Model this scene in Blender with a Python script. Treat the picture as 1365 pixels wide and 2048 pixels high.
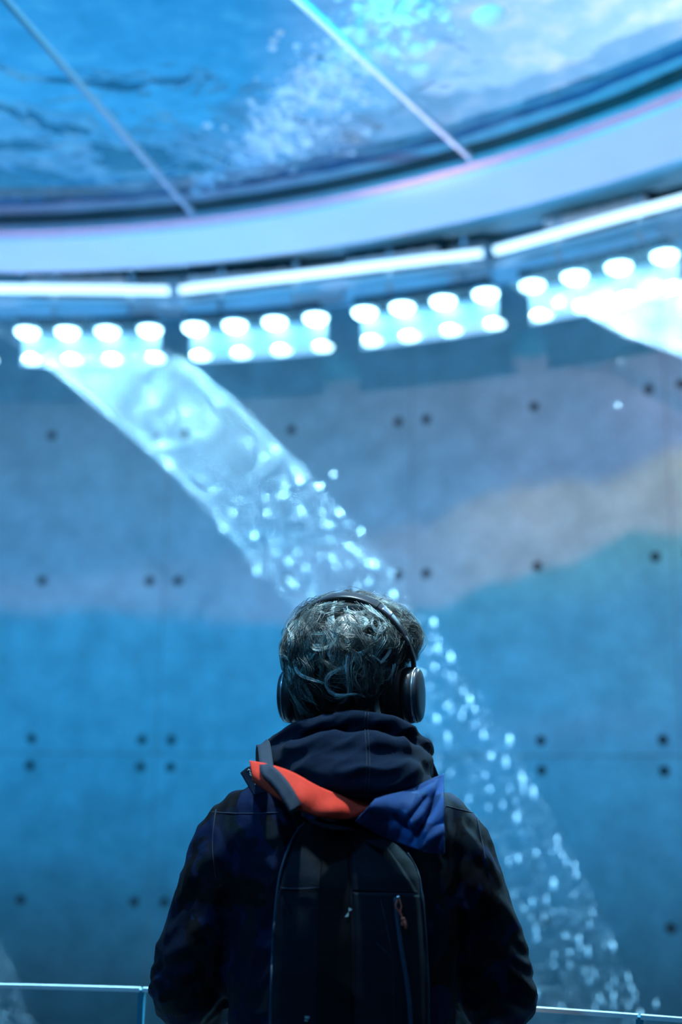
import bpy, bmesh, math, random
import numpy as np
from mathutils import Vector, Matrix, noise
from mathutils.bvhtree import BVHTree

for o in list(bpy.data.objects):
    bpy.data.objects.remove(o)
SC = bpy.context.scene
COL = SC.collection
PI = math.pi
rnd = random.Random(7)

# ------------------------------------------------------------------ camera
FPX = 2500.0
EYE = Vector((0, 0, 1.5))
PITCH = math.atan(556 / FPX)
ROLL = math.radians(.82)
UPV = Vector((0, -math.sin(PITCH), math.cos(PITCH)))
FWD = Vector((0, math.cos(PITCH), math.sin(PITCH)))
CR = Vector((1, 0, 0)) * math.cos(ROLL) + UPV * math.sin(ROLL)
CU = UPV * math.cos(ROLL) - Vector((1, 0, 0)) * math.sin(ROLL)
cam = bpy.data.cameras.new('camera')
cam.sensor_fit = 'VERTICAL'
cam.sensor_height = 36
cam.lens = 36 * FPX / 2048
cam.dof.use_dof = True
cam.dof.focus_distance = 2.17
cam.dof.aperture_fstop = 1.5
cam.dof.aperture_blades = 0
camo = bpy.data.objects.new('camera', cam)
COL.objects.link(camo)
m3 = Matrix((CR, CU, -FWD)).transposed()
camo.matrix_world = Matrix.Translation(EYE) @ m3.to_4x4()
SC.camera = camo
SC.view_settings.view_transform = 'Standard'
SC.view_settings.look = 'None'
SC.view_settings.gamma = 1
SC.view_settings.use_curve_mapping = False
SC.view_settings.exposure = 0.0
SC.cycles.max_bounces = 8
SC.cycles.caustics_reflective = False
SC.cycles.caustics_refractive = False
SC.cycles.sample_clamp_indirect = 6

# ring centre of the whole hall and shared heights above the floor
C = Vector((-1.75, .90, 0))
R_BASIN, R_SOFFIT, R_LAMP, R_TUBE, R_WALL = 4.09, 4.49, 5.23, 5.26, 5.90
Z_GLASS, Z_SOFFIT, Z_LAMP, Z_TUBE = 3.835, 3.79, 3.80, 4.02


def ray(x, y):
    return (CR * ((x - 682.5) / FPX) + CU * ((1024 - y) / FPX) + FWD)


def P(x, y, Y):            # point on the plane at distance Y
    d = ray(x, y)
    return EYE + d * (Y / d.y)


def onR(x, y, R):          # point on a cylinder about the hall centre
    d = ray(x, y)
    a = d.x ** 2 + d.y ** 2
    b = -2 * (d.x * C.x + d.y * C.y)
    e = C.x ** 2 + C.y ** 2 - R * R
    t = (-b + math.sqrt(b * b - 4 * a * e)) / 2 / a
    return EYE + d * t


def onZ(x, y, Z):
    d = ray(x, y)
    return EYE + d * ((Z - EYE.z) / d.z)


def ang(p):
    return math.atan2(p.y - C.y, p.x - C.x)


def pol(a, r, z):
    return Vector((C.x + r * math.cos(a), C.y + r * math.sin(a), z))


def s2l(c):
    return tuple(((v / 255) / 12.92 if v <= 10 else (((v / 255) + .055) / 1.055) ** 2.4) for v in c)


# ------------------------------------------------------------------ world
world = bpy.data.worlds.new('world')
SC.world = world
world.use_nodes = True
wn = world.node_tree
wn.nodes.clear()


def nd(nt, t, ins=None, **props):
    n = nt.nodes.new(t)
    for k, v in props.items():
        setattr(n, k, v)
    for k, v in (ins or {}).items():
        if isinstance(v, bpy.types.NodeSocket):
            nt.links.new(v, n.inputs[k])
        else:
            n.inputs[k].default_value = v
    return n


def mth(nt, op, a, b=0.0, clamp=False):
    n = nd(nt, 'ShaderNodeMath', {0: a, 1: b}, operation=op)
    n.use_clamp = clamp
    return n.outputs[0]


def mixc(nt, fac, a, b, mode='MIX'):
    n = nt.nodes.new('ShaderNodeMix')
    n.data_type = 'RGBA'
    n.blend_type = mode
    for s, v in ((n.inputs[0], fac), (n.inputs[6], a), (n.inputs[7], b)):
        if isinstance(v, bpy.types.NodeSocket):
            nt.links.new(v, s)
        else:
            s.default_value = v if s.type == 'VALUE' else (tuple(v) + (1,))[:4]
    return n.outputs[2]


def ramp(nt, fac, stops, interp='LINEAR'):
    n = nd(nt, 'ShaderNodeValToRGB', {0: fac})
    n.color_ramp.interpolation = interp
    e = n.color_ramp.elements
    while len(e) < len(stops):
        e.new(.5)
    for el, (p, c) in zip(e, stops):
        el.position = p
        el.color = (tuple(c) + (1,))[:4]
    return n.outputs[0]


_tc = nd(wn, 'ShaderNodeTexCoord')
_sp = nd(wn, 'ShaderNodeSeparateXYZ', {0: _tc.outputs['Generated']})
# evening sky: cyan high up, paler lavender towards the horizon on the right
el0 = mth(wn, 'SUBTRACT', _sp.outputs[2], .42)
el = mth(wn, 'MULTIPLY', el0, 6.5, True)
zen = mth(wn, 'MULTIPLY', mth(wn, 'SUBTRACT', _sp.outputs[2], .87), 7.5, True)
az = mth(wn, 'MULTIPLY_ADD', _sp.outputs[0], 3.0)
az.node.inputs[2].default_value = .25
az.node.use_clamp = True
low = mixc(wn, az, (.05, .34, .70), (.66, .76, 1.05))
high = mixc(wn, az, (.0, .11, .32), (.62, .72, 1.02))
sky = mixc(wn, el, low, high)
sky = mixc(wn, zen, sky, (.16, .80, 1.25))
cl = nd(wn, 'ShaderNodeTexNoise', {'Vector': nd(wn, 'ShaderNodeMapping', {'Vector': _tc.outputs['Generated'], 'Scale': (1.0, 1.0, 3.2)}).outputs[0], 'Scale': 8.0, 'Detail': 2.0})
clr = ramp(wn, cl.outputs['Fac'], [(.35, (.86, .93, .95)), (.65, (1.16, 1.06, 1.04))])
sky = mixc(wn, 1.0, sky, clr, 'MULTIPLY')
bg = nd(wn, 'ShaderNodeBackground', {'Color': sky, 'Strength': 1.65})
wo = nd(wn, 'ShaderNodeOutputWorld', {'Surface': bg.outputs[0]})


# ------------------------------------------------------------------ projector + added fill lights
def look(o, frm, to):
    d = (to - frm).normalized()
    o.location = frm
    o.rotation_euler = d.to_track_quat('-Z', 'Y').to_euler()


def spot(name, frm, to, power, color, size=120, blend=.6, radius=.05):
    L = bpy.data.lights.new(name, 'SPOT')
    L.energy = power
    L.color = color
    L.spot_size = math.radians(size)
    L.spot_blend = blend
    L.shadow_soft_size = radius
    o = bpy.data.objects.new(name, L)
    COL.objects.link(o)
    look(o, frm, to)
    return o


PROJ = Vector((.10, 3.0, 3.72))
# added floor lights, unseen below the frame, brighten the concrete wall in blue
WALL_FILL = []
for deg, k in ((114, 1.0), (100, 1.0), (86, 1.0), (72, 1.0), (58, 1.0), (48, .8)):
    f = pol(math.radians(deg), 3.0, .16)
    t = pol(math.radians(deg), R_WALL, 4.3)
    WALL_FILL.append((f, t))
    spot('wall_fill_beam', f, t, 145 * k, (.0, .39, .97), 104, .9, .06)
# added unseen uplights that brighten the white soffit and the rain
RIM_FILL = []
for deg in (112, 98, 84, 70, 56, 42, 28):
    f = pol(math.radians(deg), 4.62, .16)
    t = pol(math.radians(deg), 4.50, 3.8)
    RIM_FILL.append((f, t))
    spot('soffit_fill_beam', f, t, 135, (.52, .56, .76), 58, .7, .05)
FOAML = (Vector((.30, 4.45, .16)), Vector((-.02, 3.85, 3.85)))  # added floor light below the frame, brightens the foam streak
spot('foam_fill_beam', FOAML[0], FOAML[1], 760, (.86, .84, .95), 24, .6, .05)
# added spot above the frame, brightens the hair and hood
TOPL = (Vector((.0, 2.0, 3.66)), Vector((.02, 2.22, 1.6)))
spot('person_fill_beam', TOPL[0], TOPL[1], 330, (.66, .90, 1.0), 24, .7, .04)
BACKL = (Vector((-1.1, .5, 3.66)), Vector((.0, 2.1, 1.5)))  # added fill light behind the person, out of view
spot('person_fill_beam', BACKL[0], BACKL[1], 125, (.10, .52, 1.0), 40, .7, .06)

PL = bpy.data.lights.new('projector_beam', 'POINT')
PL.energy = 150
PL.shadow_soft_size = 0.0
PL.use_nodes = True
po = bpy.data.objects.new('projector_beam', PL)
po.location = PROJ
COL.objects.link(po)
ln = PL.node_tree
ln.nodes.clear()
g = nd(ln, 'ShaderNodeNewGeometry')
sv = nd(ln, 'ShaderNodeSeparateXYZ', {0: g.outputs['Incoming']})
dx, dy, dz = sv.outputs[0], sv.outputs[1], sv.outputs[2]
a_ = mth(ln, 'ARCTAN2', dx, dy)
h_ = mth(ln, 'SQRT', mth(ln, 'ADD', mth(ln, 'MULTIPLY', dx, dx), mth(ln, 'MULTIPLY', dy, dy)))
e_ = mth(ln, 'DIVIDE', dz, h_)
nz = nd(ln, 'ShaderNodeTexNoise', {'Vector': g.outputs['Incoming'], 'Scale': 14.0, 'Detail': 4.0})
e_ = mth(ln, 'ADD', e_, mth(ln, 'MULTIPLY', mth(ln, 'SUBTRACT', nz.outputs['Fac'], .5), .05))
AZ0, AZ1, E0, E1 = -1.1, 1.1, -1.2, .3
an = nd(ln, 'ShaderNodeMapRange', {0: a_, 1: AZ0, 2: AZ1, 3: 0.0, 4: 1.0}).outputs[0]
en = nd(ln, 'ShaderNodeMapRange', {0: e_, 1: E0, 2: E1, 3: 0.0, 4: 1.0}).outputs[0]


def dirparam(x, y):
    q = onR(x, y, R_WALL) - PROJ
    return ((math.atan2(q.x, q.y) - AZ0) / (AZ1 - AZ0), (q.z / math.hypot(q.x, q.y) - E0) / (E1 - E0))


def edge(pts, soft):       # 1 above the boundary drawn on the wall, 0 below
    c = nd(ln, 'ShaderNodeFloatCurve', {1: an})
    cu = c.mapping.curves[0]
    pp = sorted(dirparam(*p) for p in pts)
    pp = [(0, pp[0][1])] + pp + [(1, pp[-1][1])]
    while len(cu.points) < len(pp):
        cu.points.new(.5, .5)
    for k, (u, v) in enumerate(pp):
        cu.points[k].location = (u, v)
        cu.points[k].handle_type = 'VECTOR'
    c.mapping.update()
    d = mth(ln, 'SUBTRACT', en, c.outputs[0])
    n = nd(ln, 'ShaderNodeMapRange', {0: d, 1: -soft, 2: soft, 3: 0.0, 4: 1.0}, interpolation_type='SMOOTHSTEP')
    return n.outputs[0]


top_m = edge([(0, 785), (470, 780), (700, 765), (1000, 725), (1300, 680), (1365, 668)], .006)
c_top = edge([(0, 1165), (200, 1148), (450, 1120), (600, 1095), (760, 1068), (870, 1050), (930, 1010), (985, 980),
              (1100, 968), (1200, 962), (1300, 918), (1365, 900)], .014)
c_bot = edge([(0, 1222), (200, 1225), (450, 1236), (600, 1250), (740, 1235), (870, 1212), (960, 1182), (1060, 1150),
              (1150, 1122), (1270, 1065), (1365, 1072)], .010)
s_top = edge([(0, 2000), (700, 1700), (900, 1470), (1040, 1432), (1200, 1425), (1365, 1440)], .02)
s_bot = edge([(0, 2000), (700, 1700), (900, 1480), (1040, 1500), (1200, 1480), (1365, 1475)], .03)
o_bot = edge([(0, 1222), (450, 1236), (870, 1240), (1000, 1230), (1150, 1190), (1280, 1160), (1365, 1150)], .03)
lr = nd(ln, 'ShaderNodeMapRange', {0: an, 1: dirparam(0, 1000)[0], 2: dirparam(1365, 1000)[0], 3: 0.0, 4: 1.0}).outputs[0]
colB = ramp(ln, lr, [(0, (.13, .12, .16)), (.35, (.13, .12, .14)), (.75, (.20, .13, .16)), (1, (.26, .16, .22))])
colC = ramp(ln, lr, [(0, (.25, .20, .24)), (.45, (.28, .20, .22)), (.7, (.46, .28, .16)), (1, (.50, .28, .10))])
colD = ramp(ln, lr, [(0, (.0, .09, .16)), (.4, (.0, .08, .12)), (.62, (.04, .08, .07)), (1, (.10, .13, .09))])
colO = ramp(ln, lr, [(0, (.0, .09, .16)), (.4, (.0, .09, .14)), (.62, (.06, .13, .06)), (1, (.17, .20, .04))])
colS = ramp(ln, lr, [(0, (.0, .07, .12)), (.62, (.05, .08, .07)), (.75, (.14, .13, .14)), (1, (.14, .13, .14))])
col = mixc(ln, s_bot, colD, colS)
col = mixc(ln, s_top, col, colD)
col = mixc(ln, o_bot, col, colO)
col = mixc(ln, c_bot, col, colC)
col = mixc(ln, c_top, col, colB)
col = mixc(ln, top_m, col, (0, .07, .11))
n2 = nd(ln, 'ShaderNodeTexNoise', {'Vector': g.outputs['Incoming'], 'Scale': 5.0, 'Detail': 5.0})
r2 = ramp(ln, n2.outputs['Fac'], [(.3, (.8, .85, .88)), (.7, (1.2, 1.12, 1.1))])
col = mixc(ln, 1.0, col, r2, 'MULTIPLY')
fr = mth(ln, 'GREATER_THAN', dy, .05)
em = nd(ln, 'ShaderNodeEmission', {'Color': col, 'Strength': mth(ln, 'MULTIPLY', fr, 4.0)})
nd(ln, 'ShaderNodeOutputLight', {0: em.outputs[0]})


# ------------------------------------------------------------------ materials
def mat(name, color, rough=.6, metal=0.0, spec=.5, noise_amt=0.0, nscale=30, bump=0.0, bscale=200, sheen=0, emit=None, estr=0):
    m = bpy.data.materials.new(name)
    m.use_nodes = True
    nt = m.node_tree
    b = nt.nodes['Principled BSDF']
    b.inputs['Base Color'].default_value = tuple(color) + (1,)
    b.inputs['Roughness'].default_value = rough
    b.inputs['Metallic'].default_value = metal
    b.inputs['Specular IOR Level'].default_value = spec
    if sheen:
        b.inputs['Sheen Weight'].default_value = sheen
    tc = nd(nt, 'ShaderNodeTexCoord')
    if noise_amt:
        n = nd(nt, 'ShaderNodeTexNoise', {'Vector': tc.outputs['Object'], 'Scale': float(nscale), 'Detail': 6.0})
        r = ramp(nt, n.outputs['Fac'], [(.3, (1 - noise_amt,) * 3), (.7, (1 + noise_amt,) * 3)])
        nt.links.new(mixc(nt, 1.0, color, r, 'MULTIPLY'), b.inputs['Base Color'])
    if bump:
        n = nd(nt, 'ShaderNodeTexNoise', {'Vector': tc.outputs['Object'], 'Scale': float(bscale), 'Detail': 3.0})
        bp = nd(nt, 'ShaderNodeBump', {'Strength': bump, 'Distance': .002, 'Height': n.outputs['Fac']})
        nt.links.new(bp.outputs[0], b.inputs['Normal'])
    if emit:
        b.inputs['Emission Color'].default_value = tuple(emit) + (1,)
        b.inputs['Emission Strength'].default_value = estr
    return m


M = {}
M['concrete'] = mat('concrete', (.31, .45, .48), .85, noise_amt=.16, nscale=7, bump=.6, bscale=60)
_nt = M['concrete'].node_tree
_tc = nd(_nt, 'ShaderNodeTexCoord')
_n = nd(_nt, 'ShaderNodeTexNoise', {'Vector': _tc.outputs['Object'], 'Scale': 55.0, 'Detail': 4.0})
_r = ramp(_nt, _n.outputs['Fac'], [(.35, (.88, .88, .88)), (.65, (1.1, 1.1, 1.1))])
_b = _nt.nodes['Principled BSDF']
_src = _b.inputs['Base Color'].links[0].from_socket
_nt.links.new(mixc(_nt, 1.0, _src, _r, 'MULTIPLY'), _b.inputs['Base Color'])
M['hole'] = mat('tie_hole_dark', (.03, .035, .04), .9, noise_amt=.2)
M['joint'] = mat('joint_line', (.22, .22, .22), .9, noise_amt=.2)
M['floor'] = mat('dark_floor', (.012, .02, .028), .35, noise_amt=.2, nscale=8)
M['ceil'] = mat('ceiling_paint', (.30, .62, .74), .7, noise_amt=.1, nscale=6)
M['soffit'] = mat('soffit_white', (.82, .84, .86), .5, noise_amt=.02, nscale=5)
M['frame'] = mat('anodised_frame', (.95, .48, .56), .4, noise_amt=.06, nscale=20)
M['gasket'] = mat('black_gasket', (.012, .014, .016), .6, noise_amt=.2)
M['navywall'] = mat('basin_blue_liner', (.02, .13, .30), .5, noise_amt=.15, nscale=12)
M['waterline_refl'] = mat('lilac_reflection', (.95, .50, .58), .5, noise_amt=.08, nscale=12)
M['glassedge'] = mat('glass_side_edge', (.05, .26, .36), .2, noise_amt=.05)
M['edge'] = mat('polished_glass_edge', (.90, .96, 1), .12, spec=.9, noise_amt=.06, nscale=20)
M['silicone'] = mat('joint_silicone', (.50, .50, .60), .4, noise_amt=.03)
M['steel'] = mat('brushed_steel', (.55, .6, .65), .35, .8, noise_amt=.08)
M['boxdark'] = mat('dark_box', (.010, .045, .065), .6, noise_amt=.15)
M['boxpale'] = mat('pale_ledge', (.88, .9, .94), .5, noise_amt=.06)
M['lamp'] = mat('lamp_glow', (1, 1, 1), .4, emit=(.48, .86, 1.0), estr=9)
M['plateglow'] = mat('lamplight_on_plate', (1, 1, 1), .4, emit=(.50, .88, 1.0), estr=3.2)  # emission stands in for lamplight falling on the plate
M['tube'] = mat('tube_glow', (.9, .95, 1), .4, emit=(.55, .84, 1.0), estr=1.9, noise_amt=.02)
M['reflector'] = mat('reflector_white', (.46, .66, .76), .35, noise_amt=.03)
M['nozzle'] = mat('nozzle_plastic', (.95, .93, .95), .3, noise_amt=.05)
M['skin'] = mat('skin', (.55, .36, .28), .5, noise_amt=.06, nscale=40)
M['eye'] = mat('eye_white', (.7, .7, .7), .2, noise_amt=.02)
M['black'] = mat('headphone_black', (.012, .013, .016), .38, spec=.6, noise_amt=.1, nscale=60)
M['cup'] = mat('cup_satin', (.03, .035, .045), .32, spec=.7, noise_amt=.05, nscale=60)
M['cushion'] = mat('cushion_black', (.006, .006, .008), .7, noise_amt=.1)
M['silver'] = mat('slider_silver', (.6, .63, .68), .25, .9, noise_amt=.04)
M['hoodie'] = mat('hoodie_navy', (.0035, .012, .030), .9, sheen=.03, spec=.08, noise_amt=.18, nscale=300, bump=.5, bscale=900)
M['coral'] = mat('coral_lining', (.72, .055, .032), .8, spec=.1, noise_amt=.08, nscale=60, bump=.3, bscale=500)
M['bag'] = mat('backpack_navy', (.0018, .0055, .012), .7, spec=.12, noise_amt=.2, nscale=120, bump=.5, bscale=700)
M['bagdark'] = mat('backpack_black', (.002, .003, .005), .7, spec=.1, noise_amt=.2, nscale=120)
M['webbing'] = mat('strap_webbing', (.006, .020, .042), .75, noise_amt=.15, nscale=300, bump=.5, bscale=900)
M['piping'] = mat('piping_blue', (.010, .035, .07), .6, noise_amt=.1)
M['cord'] = mat('coral_cord', (.62, .10, .06), .5, noise_amt=.15, nscale=300)
M['print'] = mat('logo_print', (.35, .5, .52), .4, noise_amt=.1)
M['trousers'] = mat('trousers_denim', (.015, .018, .03), .85, noise_amt=.15, nscale=80)
M['shoe'] = mat('shoe_black', (.02, .02, .02), .6, noise_amt=.1)
M['seam'] = mat('thread_seam', (.008, .016, .035), .9, noise_amt=.1)
M['seamlight'] = mat('thread_seam_light', (.015, .03, .06), .9, noise_amt=.1)


def camo_mat(name, cols, ws=340):
    m = bpy.data.materials.new(name)
    m.use_nodes = True
    nt = m.node_tree
    b = nt.nodes['Principled BSDF']
    tc = nd(nt, 'ShaderNodeTexCoord')
    c = cols[0]
    for k, cc in enumerate(cols[1:]):
        mp = nd(nt, 'ShaderNodeMapping', {'Vector': tc.outputs['Object'], 'Location': (3.1 * k + .7, 1.7 * k, 5.3 * k)})
        n = nd(nt, 'ShaderNodeTexNoise', {'Vector': mp.outputs[0], 'Scale': 9.0 + 3 * k, 'Detail': 3.0, 'Distortion': .6})
        f = nd(nt, 'ShaderNodeMapRange', {0: n.outputs['Fac'], 1: .535, 2: .56, 3: 0.0, 4: 1.0}).outputs[0]
        c = mixc(nt, f, c, cc)
    w = nd(nt, 'ShaderNodeTexWave', {'Vector': tc.outputs['Object'], 'Scale': float(ws), 'Distortion': 1.0})
    w.bands_direction = 'DIAGONAL'
    r = ramp(nt, w.outputs['Fac'], [(0, (.82, .82, .82)), (1, (1.15, 1.15, 1.15))])
    c = mixc(nt, 1.0, c, r, 'MULTIPLY')
    nt.links.new(c, b.inputs['Base Color'])
    b.inputs['Roughness'].default_value = .7
    b.inputs['Sheen Weight'].default_value = .01
    b.inputs['Specular IOR Level'].default_value = .10
    bp = nd(nt, 'ShaderNodeBump', {'Strength': .4, 'Distance': .001, 'Height': w.outputs['Fac']})
    nt.links.new(bp.outputs[0], b.inputs['Normal'])
    return m


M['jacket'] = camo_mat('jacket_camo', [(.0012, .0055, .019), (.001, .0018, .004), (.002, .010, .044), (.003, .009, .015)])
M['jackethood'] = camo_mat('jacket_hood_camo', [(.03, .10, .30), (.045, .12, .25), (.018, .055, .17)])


# glass, water
def simple_nt(name):
    m = bpy.data.materials.new(name)
    m.use_nodes = True
    nt = m.node_tree
    nt.nodes.clear()
    return m, nt


m, nt = simple_nt('clear_glass')
tr = nd(nt, 'ShaderNodeBsdfTransparent', {'Color': (.93, .98, 1, 1)})
gl = nd(nt, 'ShaderNodeBsdfGlossy', {'Color': (1, 1, 1, 1), 'Roughness': .03})
fz = nd(nt, 'ShaderNodeFresnel', {'IOR': 1.45})
mx = nd(nt, 'ShaderNodeMixShader', {0: mth(nt, 'MULTIPLY', fz.outputs[0], .10), 1: tr.outputs[0], 2: gl.outputs[0]})
nd(nt, 'ShaderNodeOutputMaterial', {0: mx.outputs[0]})
M['glass'] = m

m, nt = simple_nt('rippling_water')
tc = nd(nt, 'ShaderNodeTexCoord')
nn = nd(nt, 'ShaderNodeTexNoise', {'Vector': tc.outputs['Object'], 'Scale': 3.6, 'Detail': 2.5, 'Roughness': .45, 'Distortion': .4})
bp = nd(nt, 'ShaderNodeBump', {'Strength': 1.0, 'Distance': .02, 'Height': nn.outputs['Fac']})
n2_ = nd(nt, 'ShaderNodeTexNoise', {'Vector': tc.outputs['Object'], 'Scale': 8.5, 'Detail': 3.0, 'Roughness': .5, 'Distortion': .3})
ripple_tint = ramp(nt, n2_.outputs['Fac'], [(.34, (.52, .78, .86)), (.5, (.64, .86, .94)), (.68, (.98, 1, 1))])  # light and dark of the ripples painted into the water colour
tr = nd(nt, 'ShaderNodeBsdfTransparent', {'Color': ripple_tint})
rf = nd(nt, 'ShaderNodeBsdfRefraction', {'Color': ripple_tint, 'Roughness': .02, 'IOR': 1.12, 'Normal': bp.outputs[0]})
mx = nd(nt, 'ShaderNodeMixShader', {0: .5, 1: tr.outputs[0], 2: rf.outputs[0]})
nd(nt, 'ShaderNodeOutputMaterial', {0: mx.outputs[0]})
M['water'] = m

m, nt = simple_nt('foam_water')
tl = nd(nt, 'ShaderNodeBsdfTranslucent', {'Color': (.80, .93, 1, 1)})
df = nd(nt, 'ShaderNodeBsdfDiffuse', {'Color': (.85, .93, 1, 1)})
m1 = nd(nt, 'ShaderNodeMixShader', {0: .5, 1: tl.outputs[0], 2: df.outputs[0]})
tr = nd(nt, 'ShaderNodeBsdfTransparent', {'Color': (.85, .96, 1, 1)})
m3_ = nd(nt, 'ShaderNodeMixShader', {0: .6, 1: tr.outputs[0], 2: m1.outputs[0]})
nd(nt, 'ShaderNodeOutputMaterial', {0: m3_.outputs[0]})
M['foam'] = m

m, nt = simple_nt('falling_drop_water')
tl = nd(nt, 'ShaderNodeBsdfTranslucent', {'Color': (.85, .95, 1, 1)})
df = nd(nt, 'ShaderNodeBsdfDiffuse', {'Color': (.88, .96, 1, 1)})
gl = nd(nt, 'ShaderNodeBsdfGlossy', {'Color': (.95, .98, 1, 1), 'Roughness': .25})
m0 = nd(nt, 'ShaderNodeMixShader', {0: .6, 1: tl.outputs[0], 2: df.outputs[0]})
m1 = nd(nt, 'ShaderNodeMixShader', {0: .25, 1: m0.outputs[0], 2: gl.outputs[0]})
nd(nt, 'ShaderNodeOutputMaterial', {0: m1.outputs[0]})
M['drop'] = m

m, nt = simple_nt('hair_strands')
at = nd(nt, 'ShaderNodeAttribute', attribute_name='tone')
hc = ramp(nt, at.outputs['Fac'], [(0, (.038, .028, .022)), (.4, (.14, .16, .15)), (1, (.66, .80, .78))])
b = nd(nt, 'ShaderNodeBsdfPrincipled', {'Base Color': hc, 'Roughness': .38, 'Specular IOR Level': .6})
nd(nt, 'ShaderNodeOutputMaterial', {0: b.outputs[0]})
M['hair'] = m


# ------------------------------------------------------------------ mesh helpers
class MB:
    def __init__(s):
        s.v = []
        s.f = []

    def add(s, vs, fs):
        n = len(s.v)
        s.v += [Vector(v) for v in vs]
        s.f += [tuple(i + n for i in f) for f in fs]
        return s

    def lathe_sector(s, prof, a0, a1, n, full=False):
        k = len(prof)
        vs, fs = [], []
        m_ = n if full else n + 1
        for i in range(m_):
            a = a0 + (a1 - a0) * i / n
            vs += [pol(a, r, z) for r, z in prof]
        for i in range(n):
            j = (i + 1) % m_
            for q in range(k):
                q2 = (q + 1) % k
                fs.append((i * k + q, j * k + q, j * k + q2, i * k + q2))
        if not full:
            fs.append(tuple(range(k - 1, -1, -1)))
            fs.append(tuple(n * k + q for q in range(k)))
        return s.add(vs, fs)

    def tube(s, pts, rad, seg=8, closed=False, flat=None):
        pts = [Vector(p) for p in pts]
        n = len(pts)
        if not hasattr(rad, '__len__'):
            rad = [rad] * n
        vs, fs = [], []
        up = None
        for i, p in enumerate(pts):
            if closed:
                t = pts[(i + 1) % n] - pts[i - 1]
            else:
                t = pts[min(i + 1, n - 1)] - pts[max(i - 1, 0)]
            t.normalize()
            if up is None:
                up = Vector((0, 0, 1)) if abs(t.z) < .9 else Vector((1, 0, 0))
            up = (up - t * up.dot(t))
            if up.length < 1e-6:
                up = t.orthogonal()
            up.normalize()
            sd = t.cross(up)
            for k in range(seg):
                a = 2 * PI * k / seg
                fu = flat if flat else 1
                vs.append(p + (up * math.cos(a) * fu + sd * math.sin(a)) * rad[i])
        for i in range(n if closed else n - 1):
            j = (i + 1) % n
            for k in range(seg):
                k2 = (k + 1) % seg
                fs.append((i * seg + k, i * seg + k2, j * seg + k2, j * seg + k))
        if not closed:
            fs.append(tuple(range(seg - 1, -1, -1)))
            fs.append(tuple((n - 1) * seg + k for k in range(seg)))
        return s.add(vs, fs)

    def ball(s, c, r, nu=12, nv=8, rot=None):
        c = Vector(c)
        if not hasattr(r, '__len__'):
            r = (r, r, r)
        vs = [Vector((0, 0, r[2]))]
        for i in range(1, nv):
            th = PI * i / nv
            for k in range(nu):
                ph = 2 * PI * k / nu
                vs.append(Vector((r[0] * math.sin(th) * math.cos(ph), r[1] * math.sin(th) * math.sin(ph), r[2] * math.cos(th))))
        vs.append(Vector((0, 0, -r[2])))
        fs = [(0, 1 + k, 1 + (k + 1) % nu) for k in range(nu)]
        for i in range(nv - 2):
            for k in range(nu):
                a, b_ = 1 + i * nu + k, 1 + i * nu + (k + 1) % nu
                fs.append((a, a + nu, b_ + nu, b_))
        L = len(vs) - 1
        fs += [(L, 1 + (nv - 2) * nu + (k + 1) % nu, 1 + (nv - 2) * nu + k) for k in range(nu)]
        if rot is not None:
            vs = [rot @ v for v in vs]
        return s.add([v + c for v in vs], fs)

    def cap(s, c, r, nu=8, nv=3):
        c = Vector(c)
        vs, fs = [Vector((0, 0, -r[2]))], []
        for i in range(1, nv + 1):
            th = PI / 2 * i / nv
            for k in range(nu):
                ph = 2 * PI * k / nu
                vs.append(Vector((r[0] * math.sin(th) * math.cos(ph), r[1] * math.sin(th) * math.sin(ph), -r[2] * math.cos(th))))
        fs += [(0, 1 + (k + 1) % nu, 1 + k) for k in range(nu)]
        for i in range(nv - 1):
            for k in range(nu):
                a, b_ = 1 + i * nu + k, 1 + i * nu + (k + 1) % nu
                fs.append((a, b_, b_ + nu, a + nu))
        return s.add([v + c for v in vs], fs)

    def box(s, c, d, rot=None):
        c = Vector(c)
        vs = [Vector((x * d[0] / 2, y * d[1] / 2, z * d[2] / 2)) for x in (-1, 1) for y in (-1, 1) for z in (-1, 1)]
        if rot is not None:
            vs = [rot @ v for v in vs]
        return s.add([v + c for v in vs], [(0, 1, 3, 2), (4, 6, 7, 5), (0, 4, 5, 1), (2, 3, 7, 6), (0, 2, 6, 4), (1, 5, 7, 3)])

    def loft(s, rings):
        k = len(rings[0])
        vs = [v for r in rings for v in r]
        fs = []
        for i in range(len(rings) - 1):
            for q in range(k):
                q2 = (q + 1) % k
                fs.append((i * k + q, i * k + q2, (i + 1) * k + q2, (i + 1) * k + q))
        fs.append(tuple(range(k - 1, -1, -1)))
        fs.append(tuple((len(rings) - 1) * k + q for q in range(k)))
        return s.add(vs, fs)

    def sheet(s, grid, th=.004):      # closed thick sheet from a grid of points
        R_, K = len(grid), len(grid[0])
        nrm = []
        for i in range(R_):
            for j in range(K):
                du = grid[i][min(j + 1, K - 1)] - grid[i][max(j - 1, 0)]
                dv = grid[min(i + 1, R_ - 1)][j] - grid[max(i - 1, 0)][j]
                n = du.cross(dv)
                nrm.append(n.normalized() if n.length > 1e-9 else Vector((0, -1, 0)))
        flatg = [p for r in grid for p in r]
        vs = [p + n * th / 2 for p, n in zip(flatg, nrm)] + [p - n * th / 2 for p, n in zip(flatg, nrm)]
        o = R_ * K
        fs = []
        for i in range(R_ - 1):
            for j in range(K - 1):
                a = i * K + j
                fs.append((a, a + 1, a + K + 1, a + K))
                fs.append((o + a, o + a + K, o + a + K + 1, o + a + 1))
        bd = [j for j in range(K)] + [i * K + K - 1 for i in range(1, R_)] + [(R_ - 1) * K + j for j in range(K - 2, -1, -1)] + [i * K for i in range(R_ - 2, 0, -1)]
        for a, b_ in zip(bd, bd[1:] + bd[:1]):
            fs.append((a, o + a, o + b_, b_))
        return s.add(vs, fs)


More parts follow.
